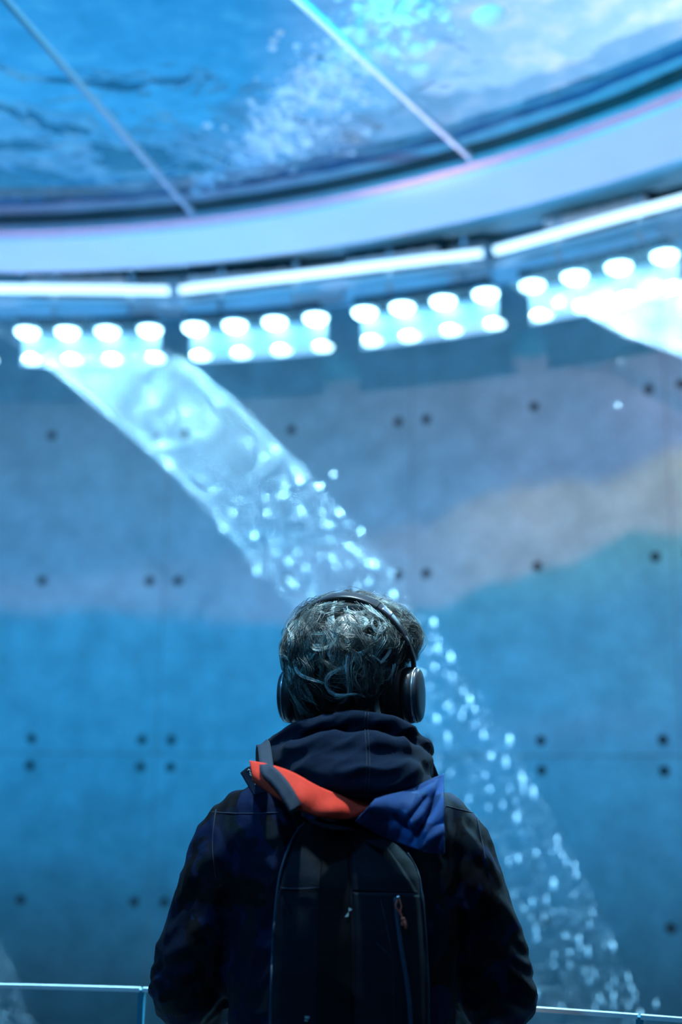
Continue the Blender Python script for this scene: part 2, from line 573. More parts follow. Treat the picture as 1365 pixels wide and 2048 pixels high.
def se_ring(cx, cy, z, hx, hy, n=2.4, k=32):
    r = []
    for i in range(k):
        a = 2 * PI * i / k
        c_, s_ = math.cos(a), math.sin(a)
        r.append(Vector((cx + hx * math.copysign(abs(c_) ** (2 / n), c_), cy + hy * math.copysign(abs(s_) ** (2 / n), s_), z)))
    return r


def finish(me, smooth):
    if smooth:
        me.polygons.foreach_set('use_smooth', [True] * len(me.polygons))
    me.update()


def obj(name, mb, material, parent=None, smooth=True, fixn=True):
    me = bpy.data.meshes.new(name)
    org = Vector(parent['_org']) if parent is not None and '_org' in parent else Vector((0, 0, 0))
    if isinstance(mb, bpy.types.Mesh):
        me = mb
        me.name = name
        me.transform(Matrix.Translation(-org))
    else:
        me.from_pydata([tuple(v - org) for v in mb.v], [], mb.f)
        if fixn:
            bm = bmesh.new()
            bm.from_mesh(me)
            bmesh.ops.recalc_face_normals(bm, faces=bm.faces)
            bm.to_mesh(me)
            bm.free()
    finish(me, smooth)
    me.materials.clear()
    me.materials.append(material)
    o = bpy.data.objects.new(name, me)
    COL.objects.link(o)
    if parent is not None:
        o.parent = parent
        o['_org'] = tuple(org)
    return o


def center_origin(o):       # put a single-mesh thing's origin at its own middle
    me = o.data
    n = len(me.vertices)
    a = np.empty(n * 3)
    me.vertices.foreach_get('co', a)
    c = Vector(a.reshape(-1, 3).mean(0))
    me.transform(Matrix.Translation(-c))
    o.location = o.location + c
    return o


def tag(o, label=None, cat=None, group=None, kind=None):
    if label:
        o['label'] = label
    if cat:
        o['category'] = cat
    if group:
        o['group'] = group
    if kind:
        o['kind'] = kind
    return o


def thing(name, loc, label, cat, group=None):
    o = bpy.data.objects.new(name, None)
    o.empty_display_size = .1
    COL.objects.link(o)
    o.location = loc
    o['_org'] = tuple(loc)
    return tag(o, label, cat, group)


def struct(name, mb, m_, smooth=True):
    o = obj(name, mb, m_, None, smooth)
    o['kind'] = 'structure'
    return o


def remesh(mb, voxel, smooth=4, disp=None):
    me = bpy.data.meshes.new('tmp')
    me.from_pydata([tuple(v) for v in mb.v], [], mb.f)
    bm = bmesh.new()
    bm.from_mesh(me)
    bmesh.ops.recalc_face_normals(bm, faces=bm.faces)
    bm.to_mesh(me)
    bm.free()
    o = bpy.data.objects.new('tmp', me)
    COL.objects.link(o)
    r = o.modifiers.new('r', 'REMESH')
    r.mode = 'VOXEL'
    r.voxel_size = voxel
    if smooth:
        q = o.modifiers.new('s', 'SMOOTH')
        q.iterations = smooth
        q.factor = .5
    dg = bpy.context.evaluated_depsgraph_get()
    dg.update()
    out = bpy.data.meshes.new_from_object(o.evaluated_get(dg))
    bpy.data.objects.remove(o)
    bpy.data.meshes.remove(me)
    if disp:
        nv = len(out.vertices)
        out.vertices.foreach_get('co', ca := np.empty(nv * 3))
        na = np.array([tuple(q.vector) for q in out.vertex_normals]).reshape(-1)
        ca, na = ca.reshape(-1, 3), na.reshape(-1, 3)
        for k in range(nv):
            c_, n_ = Vector(ca[k]), Vector(na[k])
            ca[k] = c_ + disp(c_, n_)
        out.vertices.foreach_set('co', ca.reshape(-1))
        out.update()
    return out


def bvh(o):
    me = o.data
    org = Vector(o.get('_org', (0, 0, 0)))
    return BVHTree.FromPolygons([v.co + org for v in me.vertices], [tuple(p.vertices) for p in me.polygons])


def drape(trees, pts, off=.001, fallback=2.0):      # lay image-traced lines down on a built surface
    out = []
    for x, y in pts:
        d = ray(x, y).normalized()
        best = None
        for t in trees:
            h = t.ray_cast(EYE, d)
            if h[0] is not None and (best is None or h[3] < best[3]):
                best = h
        if best or fallback:
            out.append(best[0] - d * off if best else P(x, y, fallback))
    return out


def resample(pts, n):
    pts = [Vector((p[0], p[1], 0)) if len(p) == 2 else Vector(p) for p in pts]
    L = [0]
    for a, b_ in zip(pts, pts[1:]):
        L.append(L[-1] + (b_ - a).length)
    out = []
    for i in range(n):
        t = L[-1] * i / (n - 1)
        k = 0
        while k < len(L) - 2 and L[k + 1] < t:
            k += 1
        u = (t - L[k]) / max(L[k + 1] - L[k], 1e-9)
        p0, p1, p2, p3 = pts[max(k - 1, 0)], pts[k], pts[k + 1], pts[min(k + 2, len(pts) - 1)]
        out.append(.5 * ((2 * p1) + (p2 - p0) * u + (2 * p0 - 5 * p1 + 4 * p2 - p3) * u * u + (3 * p1 - p0 - 3 * p2 + p3) * u ** 3))
    return out


def rs2(pts, n):
    return [(p.x, p.y) for p in resample(pts, n)]


# ------------------------------------------------------------------ hall
w = struct('wall_back', MB().lathe_sector([(R_WALL, -.0), (R_WALL + .25, 0), (R_WALL + .25, 4.6), (R_WALL, 4.6)], 0, 2 * PI, 160, True), M['concrete'])
w['_org'] = (0, 0, 0)
cols_m = [.11, .71, .87, 1.486, 2.094, 2.25, 2.84, 3.436, 3.6, -.51, -.67, 4.2]
def wall_pt(arc, z, inset=0.0):
    a = HOLE_A0 - arc / R_WALL
    return pol(a, R_WALL - inset, z), a


HOLE_A0 = PI / 2
for zz in (3.43, 2.60, 1.745, 1.605, .92):
    for s_ in cols_m:
        p, a = wall_pt(s_, zz)
        nrm = Vector((-math.cos(a), -math.sin(a), 0))
        tg = Vector((-math.sin(a), math.cos(a), 0))
        mbh = MB()
        prof = [(.0, .001), (.017, .002), (.021, .006), (.024, .006), (.026, .0)]
        n = 16
        vs, fs = [], []
        for rr, dd in prof[1:]:
            for k in range(n):
                t = 2 * PI * k / n
                vs.append(p + tg * rr * math.cos(t) + Vector((0, 0, 1)) * rr * math.sin(t) + nrm * dd)
        for i in range(len(prof) - 2):
            for k in range(n):
                fs.append((i * n + k, i * n + (k + 1) % n, (i + 1) * n + (k + 1) % n, (i + 1) * n + k))
        fs.append(tuple(range(n)))
        mbh.add(vs, fs)
        obj('tie_hole', mbh, M['hole'], w)
j = MB()
j.lathe_sector([(R_WALL - .002, 1.668), (R_WALL + .01, 1.668), (R_WALL + .01, 1.676), (R_WALL - .002, 1.676)], .6, 2.4, 60)
obj('formwork_joint', j, M['joint'], w, False)
for s_ in (.79, 2.17, 3.52, -.59):
    p, a = wall_pt(s_, 1.8)
    j = MB()
    j.lathe_sector([(R_WALL - .0015, 0.01), (R_WALL + .01, 0.01), (R_WALL + .01, 3.9), (R_WALL - .0015, 3.9)], a - .0005, a + .0005, 1)
    obj('formwork_joint', j, M['joint'], w, False)

struct('floor', MB().lathe_sector([(.001, -.2), (R_WALL + .25, -.2), (R_WALL + .25, 0), (.001, 0)], 0, 2 * PI, 120, True), M['floor'], False)
struct('ceiling', MB().lathe_sector([(R_SOFFIT - .01, 4.02), (R_WALL + .25, 4.42), (R_WALL + .25, 4.6), (R_SOFFIT - .01, 4.10)], 0, 2 * PI, 120, True), M['ceil'], False)
# upper back panel ring behind the tubes
struct('trim_1', MB().lathe_sector([(R_WALL - .25, 4.13), (R_WALL, 4.13), (R_WALL, 4.30), (R_WALL - .25, 4.26)], 0, 2 * PI, 120, True), M['ceil'], False)

# ------------------------------------------------------------------ overhead basin
bas = thing('water_basin', (C.x, C.y, Z_GLASS), 'round glass-bottomed water basin overhead with broad white rim', 'basin')
obj('rim', MB().lathe_sector([(R_BASIN + .02, Z_SOFFIT + .02), (R_BASIN + .03, Z_SOFFIT), (R_SOFFIT - .03, Z_SOFFIT), (R_SOFFIT, Z_SOFFIT + .03), (R_SOFFIT, 4.02), (R_BASIN + .02, 4.03)], 0, 2 * PI, 180, True), M['soffit'], bas, False)
obj('frame', MB().lathe_sector([(R_BASIN - .025, Z_GLASS - .028), (R_BASIN + .02, Z_GLASS - .034), (R_BASIN + .02, Z_GLASS), (R_BASIN - .025, Z_GLASS)], 0, 2 * PI, 180, True), M['frame'], bas, False)


def wavy_ring(r, z0, z1, amp0, amp1, seed, n=900, th=.012):
    vs, fs = [], []
    for i in range(n):
        a = 2 * PI * i / n
        q = Vector((math.cos(a) * 9, math.sin(a) * 9, seed))
        n0 = noise.noise(q * 2.0 / 1.0) * amp0
        n1 = (noise.noise(q * 2.0 + Vector((0, 0, 7))) + .5 * noise.noise(q * 5)) * amp1
        vs += [pol(a, r, z0 + n0), pol(a, r + th, z0 + n0), pol(a, r + th, z1 + n1), pol(a, r, z1 + n1)]
    for i in range(n):
        j_ = (i + 1) % n
        for k in range(4):
            k2 = (k + 1) % 4
            fs.append((i * 4 + k, j_ * 4 + k, j_ * 4 + k2, i * 4 + k2))
    return MB().add(vs, fs)


obj('gasket', wavy_ring(R_BASIN - .02, Z_GLASS - .004, Z_GLASS + .066, 0, .004, 1.0, th=.02), M['gasket'], bas, False)
obj('waterline_reflection', wavy_ring(R_BASIN - .022, Z_GLASS + .056, Z_GLASS + .094, .006, .008, 2.0), M['waterline_refl'], bas, False)  # wavy reflection at the waterline, built as a lilac ring
obj('basin_wall', wavy_ring(R_BASIN - .012, Z_GLASS + .07, Z_GLASS + .128, 0, .016, 3.0, th=.03), M['navywall'], bas, False)
A1 = ang(onZ(370, 405, Z_GLASS))
A2 = ang(onZ(935, 300, Z_GLASS))
DA = A1 - A2
NP = round(2 * PI / DA)
DA = 2 * PI / NP
for k in range(NP):
    a0, a1 = A1 - DA * (k + 1), A1 - DA * k
    g_ = .0016
    obj('glass_panel', MB().lathe_sector([(.25, Z_GLASS - .012), (R_BASIN - .025, Z_GLASS - .012), (R_BASIN - .025, Z_GLASS), (.25, Z_GLASS)], a0 + g_ * .5, a1 - g_ * .5, 10), M['glass'], bas, False)
    mb = MB()
    hw = .0085
    a = a1
    t = Vector((-math.sin(a), math.cos(a), 0)) * hw
    vs = []
    for r in (.25, R_BASIN - .03):
        for sg, z in ((-1, Z_GLASS - .016), (1, Z_GLASS - .016), (1, Z_GLASS + .004), (-1, Z_GLASS + .004)):
            vs.append(pol(a, r, z) + t * sg)
    mb.add(vs, [(0, 1, 5, 4), (1, 2, 6, 5), (2, 3, 7, 6), (3, 0, 4, 7), (0, 3, 2, 1), (4, 5, 6, 7)])
    obj('panel_joint', mb, M['silicone'] if 'silicone' in M else M['frame'], bas, False)
hub = MB().lathe_sector([(.001, Z_GLASS - .02), (.27, Z_GLASS - .02), (.27, Z_GLASS + .02), (.001, Z_GLASS + .02)], 0, 2 * PI, 48, True)
obj('centre_hub', hub, M['frame'], bas, False)

# water surface
wm = MB()
NR, NA = 60, 260
vs = []
for i in range(NR + 1):
    r = .02 + (R_BASIN - .03 - .02) * i / NR
    for k in range(NA):
        a = 2 * PI * k / NA
        p = pol(a, r, Z_GLASS + .098)
        p.z += .010 * noise.noise(Vector((p.x * 3.5, p.y * 3.5, 0))) + .006 * noise.noise(Vector((p.x * 8, p.y * 8, 3)))
        vs.append(p)
fs = []
for i in range(NR):
    for k in range(NA):
        k2 = (k + 1) % NA
        fs.append((i * NA + k, i * NA + k2, (i + 1) * NA + k2, (i + 1) * NA + k))
wm.add(vs, fs)
water = tag(obj('water', wm, M['water'], None, True), 'rippling blue water lying on the overhead glass panels', 'water', kind='stuff')

# foam and bubbles against the glass
pathf = [(375, 390), (470, 330), (560, 270), (640, 180), (720, 90), (780, 20), (840, -60)]
widf = [18, 62, 95, 115, 125, 115, 120]
fr_ = random.Random(11)


def foam_px():
    t = fr_.random() * (len(pathf) - 1)
    k = int(t)
    u = t - k
    x = pathf[k][0] * (1 - u) + pathf[k + 1][0] * u
    y = pathf[k][1] * (1 - u) + pathf[k + 1][1] * u
    wd = widf[k] * (1 - u) + widf[k + 1] * u
    dx_, dy_ = pathf[k + 1][0] - pathf[k][0], pathf[k + 1][1] - pathf[k][1]
    L = math.hypot(dx_, dy_)
    o_ = fr_.gauss(0, .5) * wd
    return x - dy_ / L * o_ * .8 + 10, y + dx_ / L * o_ * .55


fm = MB()
for _ in range(3600):
    x, y = foam_px()
    p = onZ(x, y, Z_GLASS + .085)
    if (p - C - Vector((0, 0, p.z))).length > R_BASIN - .06:
        continue
    r = .004 + .010 * fr_.random() ** 2
    nn_ = noise.noise(Vector((x * .012, y * .02, 4)))
    if nn_ < -.18 and fr_.random() < .85:
        continue
    fm.cap(p + Vector((0, 0, fr_.random() * .03)), (r * 1.3, r, r * .5), 6, 2)
tag(obj('foam', fm, M['foam'], None, True), 'white foam streak churning diagonally across the overhead glass', 'foam', kind='stuff')

bub = MB()
base_b = None
for k in range(170):
    x, y = foam_px()
    if k > 150:
        x, y = [(978, 30), (978, 48), (835, 100), (860, 95), (840, 138), (800, 135), (905, 140), (1274, 172), (690, 308), (672, 308), (705, 306), (548, 80), (560, 65), (545, 95), (820, 40), (850, 30), (920, 66), (450, 255), (415, 250)][k - 151]
    p = onZ(x, y, Z_GLASS + .05)
    if (p - C - Vector((0, 0, p.z))).length > R_BASIN - .06:
        continue
    if base_b is None:
        mb = MB()
        mb.cap((0, 0, 0), (1, 1, .55), 18, 6)
        base_b = obj('bubble', mb, M['foam'])
        o = base_b
    else:
        o = base_b.copy()
        COL.objects.link(o)
    r = .007 + .012 * fr_.random() ** 1.6
    if k == 151:
        r = .048
    if k == 152:
        r = .026
    if k in (153, 155):
        r = .035
    o.location = p
    o.scale = (r * 1.2, r, r)
    o.rotation_euler = (0, 0, fr_.random() * 3)
    tag(o, 'small round air bubble pressed against the overhead glass in the foam streak', 'bubble', 'bubbles under the basin water')
    if k in (151, 152):
        tag(o, ['large clear bubble alone right of the foam streak', 'small bright bubble just below the large lone bubble'][k - 151], 'bubble', 'bubbles under the basin water')

# ------------------------------------------------------------------ tubes, nozzle pipes, lamps
tube_cut = [ang(onR(x, y, R_TUBE)) for x, y in ((350, 580), (980, 505))]
dT = tube_cut[0] - tube_cut[1]
tname = {0: 'white light tube joined above the four lamps left of centre', -1: 'white light tube at the far left over the main rain band', 1: 'white light tube rising to the right from the visible joint', 2: 'white light tube beyond the right picture edge', -2: 'white light tube beyond the left picture edge'}
NOZ = []
for k in (-1, 0, 1):
    a0 = tube_cut[0] - dT * k
    a1 = a0 - dT
    A, B = pol(a0 - .0035, R_TUBE, Z_TUBE), pol(a1 + .0035, R_TUBE, Z_TUBE)
    t = thing('light_tube', (A + B) / 2, tname[k], 'light', 'light tubes around the ring')
    mb = MB().tube([A.lerp(B, i / 12) for i in range(13)], .021, 14)
    obj('glowing_tube', mb, M['tube'], t)
    for q, sgn in ((A, 1), (B, -1)):
        d = (B - A).normalized() * sgn
        obj('end_cap', MB().tube([q - d * .006, q + d * .012], .0235, 14), M['steel'], t, False)
    # nozzle pipe below the tube
    zc = Z_TUBE - .085
    t2 = thing('nozzle_pipe', ((A + B) / 2 - Vector((0, 0, .085))), ['perforated rain pipe under the far left light tube', 'perforated rain pipe under the middle light tube', 'perforated rain pipe under the right-hand light tube'][k + 1], 'pipe', 'rain pipes under the light tubes')
    A_, B_ = A - Vector((0, 0, .062)), B - Vector((0, 0, .062))
    rin = Vector((0, 0, 0))
    obj('pipe', MB().tube([A_.lerp(B_, i / 12) for i in range(13)], .013, 10), M['nozzle'], t2)
    n = int((B_ - A_).length / .0175)
    first = None
    rest = MB()
    inner = (C - (A + B) / 2)
    inner.z = 0
    inner = inner.normalized()
    for i in range(n):
        q = A_.lerp(B_, (i + .5) / n) + Vector((0, 0, -.020)) + inner * .008
        NOZ.append(q)
        if i < 100 and i < n:
            if first is None:
                mb = MB().tube([q + Vector((0, 0, .014)), q + Vector((0, 0, .004)), q - Vector((0, 0, .012))], [.0080, .0080, .0055], 8)
                first = obj('nozzle', mb, M['nozzle'], t2)
                fq = q
            else:
                o = first.copy()
                COL.objects.link(o)
                o.parent = t2
                o.location = q - fq

# lamp groups
lamp_px = [[(55, 660), (135, 660), (215, 660), (300, 660)], [(390, 655), (470, 650), (550, 643), (632, 638)],
           [(730, 625), (805, 612), (887, 600), (972, 590)], [(1065, 570), (1150, 548), (1238, 527), (1330, 505)]]
lamp_a = [[ang(onR(x, y, R_LAMP)) for x, y in g_] for g_ in lamp_px]
stepa = np.mean([lamp_a[i][0] - lamp_a[i + 1][0] for i in range(3)])
lab = ['bank of four lamps at the far left above the rain band', 'bank of four white lamps left of the centre',
       'bank of four white lamps right of the centre', 'bank of four lamps at the right behind the falling water',
       'bank of four lamps beyond the left picture edge', 'bank of four lamps beyond the right picture edge']
grp = lamp_a + [[a + stepa for a in lamp_a[0]], [a - stepa for a in lamp_a[3]]]
UNIT_L = []
for gi, g_ in enumerate(grp):
    am = (g_[0] + g_[-1]) / 2
    h = abs(g_[0] - g_[-1]) / 2 + .0075
    cpt = pol(am, R_LAMP + .04, Z_LAMP)
    t = thing('lamp_bank', cpt, lab[gi], 'lamp', 'lamp banks around the ring')
    obj('housing', MB().lathe_sector([(R_LAMP - .07, Z_LAMP + .012), (R_LAMP + .10, Z_LAMP + .012), (R_LAMP + .10, Z_LAMP + .05), (R_LAMP - .07, Z_LAMP + .05)], am - h, am + h, 10), M['boxdark'], t, False)
    obj('reflector_plate', MB().lathe_sector([(R_LAMP + .069, Z_LAMP - .165), (R_LAMP + .077, Z_LAMP - .165), (R_LAMP + .077, Z_LAMP + .012), (R_LAMP + .069, Z_LAMP + .012)], am - h + .001, am + h, 12), M['reflector'], t, False)
    for a in g_:
        q = pol(a, R_LAMP, Z_LAMP)
        b = obj('lamp_bezel', MB().tube([q + Vector((0, 0, .012)), q + Vector((0, 0, -.002))], [.066, .064], 24), M['reflector'], t, False)
        dm = MB()
        dm.ball(q + Vector((0, 0, -.003)), (.057, .057, .032), 20, 8)
        obj('lamp_lens', dm, M['lamp'], b)
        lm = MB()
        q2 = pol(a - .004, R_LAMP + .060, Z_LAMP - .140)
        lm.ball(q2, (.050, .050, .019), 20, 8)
        obj('plate_glow', lm, M['plateglow'], t)  # added glowing blob in place of the lamp's scallop on the plate
        L = bpy.data.lights.new('lamp_beam', 'SPOT')
        L.energy = 800
        L.color = (.32, .74, 1)
        L.spot_size = math.radians(78)
        L.spot_blend = 1.0
        L.shadow_soft_size = .03
        lo = bpy.data.objects.new('lamp_beam', L)
        COL.objects.link(lo)
        look(lo, pol(a, R_LAMP, Z_LAMP - .06), pol(a, R_LAMP - .75, Z_LAMP - 2))
    for sg in (-1, 1):
        q = pol(am + sg * h * .55, R_LAMP + .03, Z_LAMP + .05)
        obj('bracket', MB().tube([q, q + Vector((0, 0, .27))], .012, 8), M['steel'], t, False)

# recessed boxes above the tube
boxpx = [(50, 262, 550, 578), (372, 592, 528, 568), (690, 890, 470, 530), (1085, 1308, 370, 440)]
blab = ['dark recessed box with pale ledge at the far left', 'dark recessed box with pale ledge above the left lamps', 'dark recessed box with pale ledge right of the centre', 'dark recessed box with pale ledge at the far right']
for (x0, x1, yt, yb), lb in zip(boxpx, blab):
    ym = (yt + yb) / 2
    a0, a1 = ang(onR(x0, ym, 5.5)), ang(onR(x1, ym, 5.5))
    R0 = 5.50
    zt = onR((x0 + x1) / 2, yt - 12, R0).z
    zb = onR((x0 + x1) / 2, yb - 2, R0).z
    t = thing('vent_box', pol((a0 + a1) / 2, R0, zb), lb, 'vent', 'recessed boxes above the light tubes')
    obj('box_body', MB().lathe_sector([(R0, zb), (R0 + .14, zb), (R0 + .14, zt), (R0, zt)], a1, a0, 8), M['boxdark'], t, False)
    obj('ledge', MB().lathe_sector([(R0 - .05, zb + .004), (R0 + .02, zb + .004), (R0 + .02, zb + .032), (R0 - .05, zb + .032)], a1 + .004, a0 - .004, 8), M['boxpale'], t, False)
    for q in range(5):
        aa = a1 + (a0 - a1) * (q + .5) / 5
        mb = MB()
        mb.ball(pol(aa, R0 - .055, zb + .034), .009, 10, 6)
        obj('screw_head', mb, M['steel'], t)
# service panels between the boxes
for x0, x1, yt, yb, lb in [(268, 366, 545, 575, 'flat grey panel between the two left recessed boxes'), (598, 684, 500, 545, 'flat grey panel left of the middle recessed box'), (898, 975, 450, 500, 'flat grey panel left of the pipe joint'), (1312, 1365, 340, 400, 'flat grey panel at the right picture edge')]:
    a0, a1 = ang(onR(x0, yt, 5.52)), ang(onR(x1, yt, 5.52))
    mb = MB().lathe_sector([(5.52, 4.02), (5.60, 4.02), (5.60, 4.21), (5.52, 4.21)], a1, a0, 6)
    o = tag(center_origin(obj('service_panel', mb, M['boxpale'] if False else M['steel'], None, False)), lb, 'panel', 'panels between the recessed boxes')

# housings for the added fill lights and the projector, out of frame
def fixture(name, f, t_, label, cat, grp_, hang):
    d = (t_ - f).normalized()
    f2 = f - d * .10
    t = thing(name, f2, label, cat, grp_)
    obj('lamp_body', MB().tube([f2 - d * .10, f2 - d * .02, f2 + d * .03], [.045, .055, .055], 20), M['boxdark'], t, False)
    q = f2 - d * .06
    obj('mount', MB().tube([q, Vector((q.x, q.y, hang))], .008, 8), M['steel'], t, False)


for f, t_ in WALL_FILL:
    fixture('wall_fill', f, t_, 'added unseen floor light brightening the concrete wall', 'light', 'added fill lights for the wall', .0)
for f, t_ in RIM_FILL:
    fixture('added_uplight', f, t_, 'added unseen floor light brightening the white rim', 'light', 'added fill lights under the white rim', .0)
fixture('added_uplight', FOAML[0], FOAML[1], 'added unseen floor light brightening the foam streak', 'light', None, .0)
fixture('person_fill', TOPL[0], TOPL[1], 'added unseen spotlight brightening the hair and hood', 'light', None, Z_GLASS - .014)
fixture('person_fill', BACKL[0], BACKL[1], 'added unseen spotlight filling the back of the person from the left', 'light', None, Z_GLASS - .014)
fixture('projector', PROJ, PROJ + Vector((0, 3, -1)), 'small projector hanging under the basin facing the wall', 'projector', None, Z_GLASS - .014)

# ------------------------------------------------------------------ falling water
band_lo = [(-140, 600), (0, 672), (100, 738), (200, 822), (300, 905), (380, 985), (450, 1062), (520, 1145), (600, 1230), (680, 1330), (760, 1440), (840, 1560), (920, 1700), (980, 1830), (1030, 1960), (1060, 2080)]
band_hi = [(-140, 610), (0, 612), (150, 618), (330, 695), (420, 762), (500, 832), (600, 932), (700, 1042), (790, 1152), (870, 1255), (960, 1392), (1050, 1532), (1130, 1672), (1200, 1820), (1262, 1960), (1305, 2080)]


def ip(tab, x):
    xs = [p[0] for p in tab]
    return float(np.interp(x, xs, [p[1] for p in tab]))


dr = random.Random(5)
drops = []       # (x, y, R, size, stretch)
noz_px = np.arange(-130, 1320, 8.4)
for x0 in noz_px:
    yhi = ip(band_hi, x0) if x0 < 1290 else 2080
    ylo = ip(band_lo, x0)
    if x0 > 1060:
        ylo = 2100
    for_y0, for_y1 = yhi, ylo
    Rr = 5.14 - .00012 * max(0, x0)
    L = for_y1 - for_y0
    if L < 4:
        continue
    n = int(L / (5.2 if x0 < 420 else 6.5 + (x0 - 420) * .012))
    for i in range(n):
        y = for_y0 + L * ((i + dr.random()) / n)
        if dr.random() < .08 * (y > 1000):
            continue
        # denser, brighter hems of the band
        hem = min(abs(y - for_y0), abs(y - for_y1)) / 60
        size = dr.uniform(.0008, .0021) * (1.5 if hem < .35 and x0 < 700 else 1)
        drops.append((x0 + dr.uniform(-.8, .8), y, Rr, size * (1 if y < 1150 else .72), dr.uniform(2.0, 5.0) if y < 1150 else dr.uniform(3.0, 7.0)))
# second sheet at the upper right
for x0 in np.arange(1020, 1480, 6.5):
    yl = float(np.interp(x0, [1020, 1100, 1160, 1240, 1300, 1365, 1480], [575, 612, 620, 668, 690, 712, 760]))
    yh = float(np.interp(x0, [1020, 1060, 1480], [572, 545, 400]))
    n = int((yl - yh) / 3.2)
    for i in range(n):
        y = yh + (yl - yh) * (i + dr.random()) / max(n, 1)
        b_ = (yl - y) < 26
        drops.append((x0 + dr.uniform(-1, 1), y, 5.12, dr.uniform(.0012, .0026) * (1.6 if b_ else 1), dr.uniform(1.5, 4)))
# faint tail at the lower left
for x0 in np.arange(-60, 75, 6.0):
    yh = float(np.interp(x0, [-60, 0, 70], [1750, 1875, 2040]))
    n = int((2100 - yh) / 14)
    for i in range(n):
        drops.append((x0, yh + (2100 - yh) * dr.random(), 5.0, dr.uniform(.0009, .002), dr.uniform(2, 7)))
st = MB()
for x, y, Rr, s_, k in drops:
    p = onR(x, y, Rr)
    s_ *= 1.08
    st.ball(p, (s_, s_, s_ * k), 6, 4)
tag(obj('rain', st, M['drop'], None, True), 'fine water droplets falling in slanting curtains from the ring', 'rain', kind='stuff')

big_px = [(549, 901, 1.3), (599, 964, 1.3), (640, 975, 1.1), (527, 916, .8), (497, 885, .8), (337, 934, 1.2), (513, 1145, 1.2), (436, 808, 1.0), (372, 826, .9), (423, 840, .8), (398, 870, .7),
          (340, 889, .7), (284, 869, .6), (317, 892, .8), (329, 891, .8), (446, 1060, 1.1), (509, 1074, 1.0), (402, 959, .7), (425, 984, .8), (466, 1027, .9), (532, 996, .7), (567, 990, .8),
          (535, 1028, .8), (568, 960, .6), (605, 1030, .9), (603, 1022, .8), (679, 1027, 1.1), (667, 950, .7), (660, 1054, .8), (578, 1127, .9), (611, 1137, .9), (580, 1165, .9), (588, 1172, 1.0), (622, 1195, 1.0),
          (552, 1106, .7), (596, 1105, .7), (648, 1047, .6), (664, 1118, 1.0), (672, 1133, .7), (700, 1095, .8), (722, 1064, .9), (712, 1105, .8), (737, 1128, 1.0), (748, 1132, 1.3), (738, 1168, .9), (787, 1193, 1.2), (755, 1196, .8), (700, 1130, .6),
          (868, 1248, 1.1), (876, 1300, 1.2), (902, 1317, 1.2), (870, 1335, .9), (863, 1330, .7), (940, 1402, 1.2), (924, 1435, 1.1), (950, 1420, .8), (874, 1440, 1.2), (967, 1473, 1.1), (1020, 1482, 1.2), (896, 1478, 1.1), (897, 1492, .9), (983, 1514, 1.1),
          (1012, 1526, 1.3), (1045, 1560, 1.3), (1047, 1580, 1.1), (1067, 1587, 1.3), (1034, 1638, 1.5), (971, 1552, .9), (980, 1580, .9), (1006, 1612, .9), (1005, 1614, .8), (938, 1600, .7), (978, 1617, .7), (1115, 1680, 1.0), (1116, 1697, 1.0), (1125, 1712, .9),
          (1018, 1725, .9), (1037, 1719, 1.2), (1108, 1770, 1.3), (1150, 1732, .8), (1153, 1750, .9), (1065, 1808, .9), (1094, 1802, 1.0), (1049, 1818, .8), (1088, 1835, .9), (1072, 1862, 1.0), (1071, 1880, .9), (1131, 1872, .8), (1159, 1880, 1.0), (1161, 1895, 1.0), (1228, 1895, 1.0),
          (1224, 1888, .8), (1177, 1905, 1.0), (1109, 1912, .7), (1108, 1930, .7), (1228, 1995, 1.1), (1171, 1944, .8), (1264, 1978, .9), (1281, 2028, 1.2), (1313, 2010, .8), (1190, 1950, .7), (1240, 1810, .0), (1237, 812, .8), (1240, 722, .5), (1200, 1998, .8), (1227, 2013, .9), (1030, 1790, .7)]
big = [(x, y, s_) for x, y, s_ in big_px if s_ > 0]
while len(big) < 298:
    x = dr.uniform(60, 1290)
    if x < 560 and dr.random() < .4:
        continue
    lo_, hi_ = ip(band_lo, x) if x < 1060 else 2060, ip(band_hi, x)
    if lo_ <= hi_:
        continue
    y = dr.uniform(hi_, min(lo_, 2060))
    big.append((x, y, dr.uniform(.3, .7) * (1.0 if y < 1300 else 1.25)))
first = None
for k, (x, y, s_) in enumerate(big):
    Rr = 5.14 - .00012 * x
    p = onR(x, y, Rr)
    if first is None:
        mb = MB()
        prof = [(0, 1.35), (.35, 1.0), (.72, .5), (.97, 0), (.9, -.5), (.55, -.88), (0, -1.0)]
        rings = [[Vector((r * math.cos(2 * PI * q / 10), r * math.sin(2 * PI * q / 10), z)) for q in range(10)] for r, z in [(.02, 1.35)] + prof[1:-1] + [(.02, -1)]]
        mb.loft(rings)
        first = obj('water_drop', mb, M['drop'])
        o = first
    else:
        o = first.copy()
        COL.objects.link(o)
    o.location = p
    r = .0088 * s_ * (1 - .34 * min(1, max(0, (y - 1150) / 600)))
    o.scale = (r, r, r * (1.0 + max(0, (y - 900) / 900) * dr.uniform(.5, 2.2)))
    tag(o, 'single bright water drop falling within the slanting rain band', 'water drop', 'drops in the slanting rain band')
    if (int(x), y) == (1237, 812):
        tag(o, 'lone drop falling in front of the wall at the upper right', 'water drop', 'drops in the slanting rain band')
    if (int(x), y) == (1240, 722):
        tag(o, 'faint lone drop highest at the right below the lamps', 'water drop', 'drops in the slanting rain band')

# hanging drops under the nozzle pipes
hang = []
for k in range(46):
    x = 20 + k * 29.5 + dr.uniform(-9, 9)
    y = float(np.interp(x, [0, 350, 700, 980, 1365], [632, 622, 583, 550, 455])) + dr.uniform(-3, 22)
    p = onR(x, y, 5.2)
    o = first.copy()
    COL.objects.link(o)
    o.location = p
    r = dr.uniform(.003, .0048)
    o.scale = (r, r, r)
    tag(o, 'tiny drip just below the row of nozzles over the lamps', 'water drop', 'drips below the nozzle row')

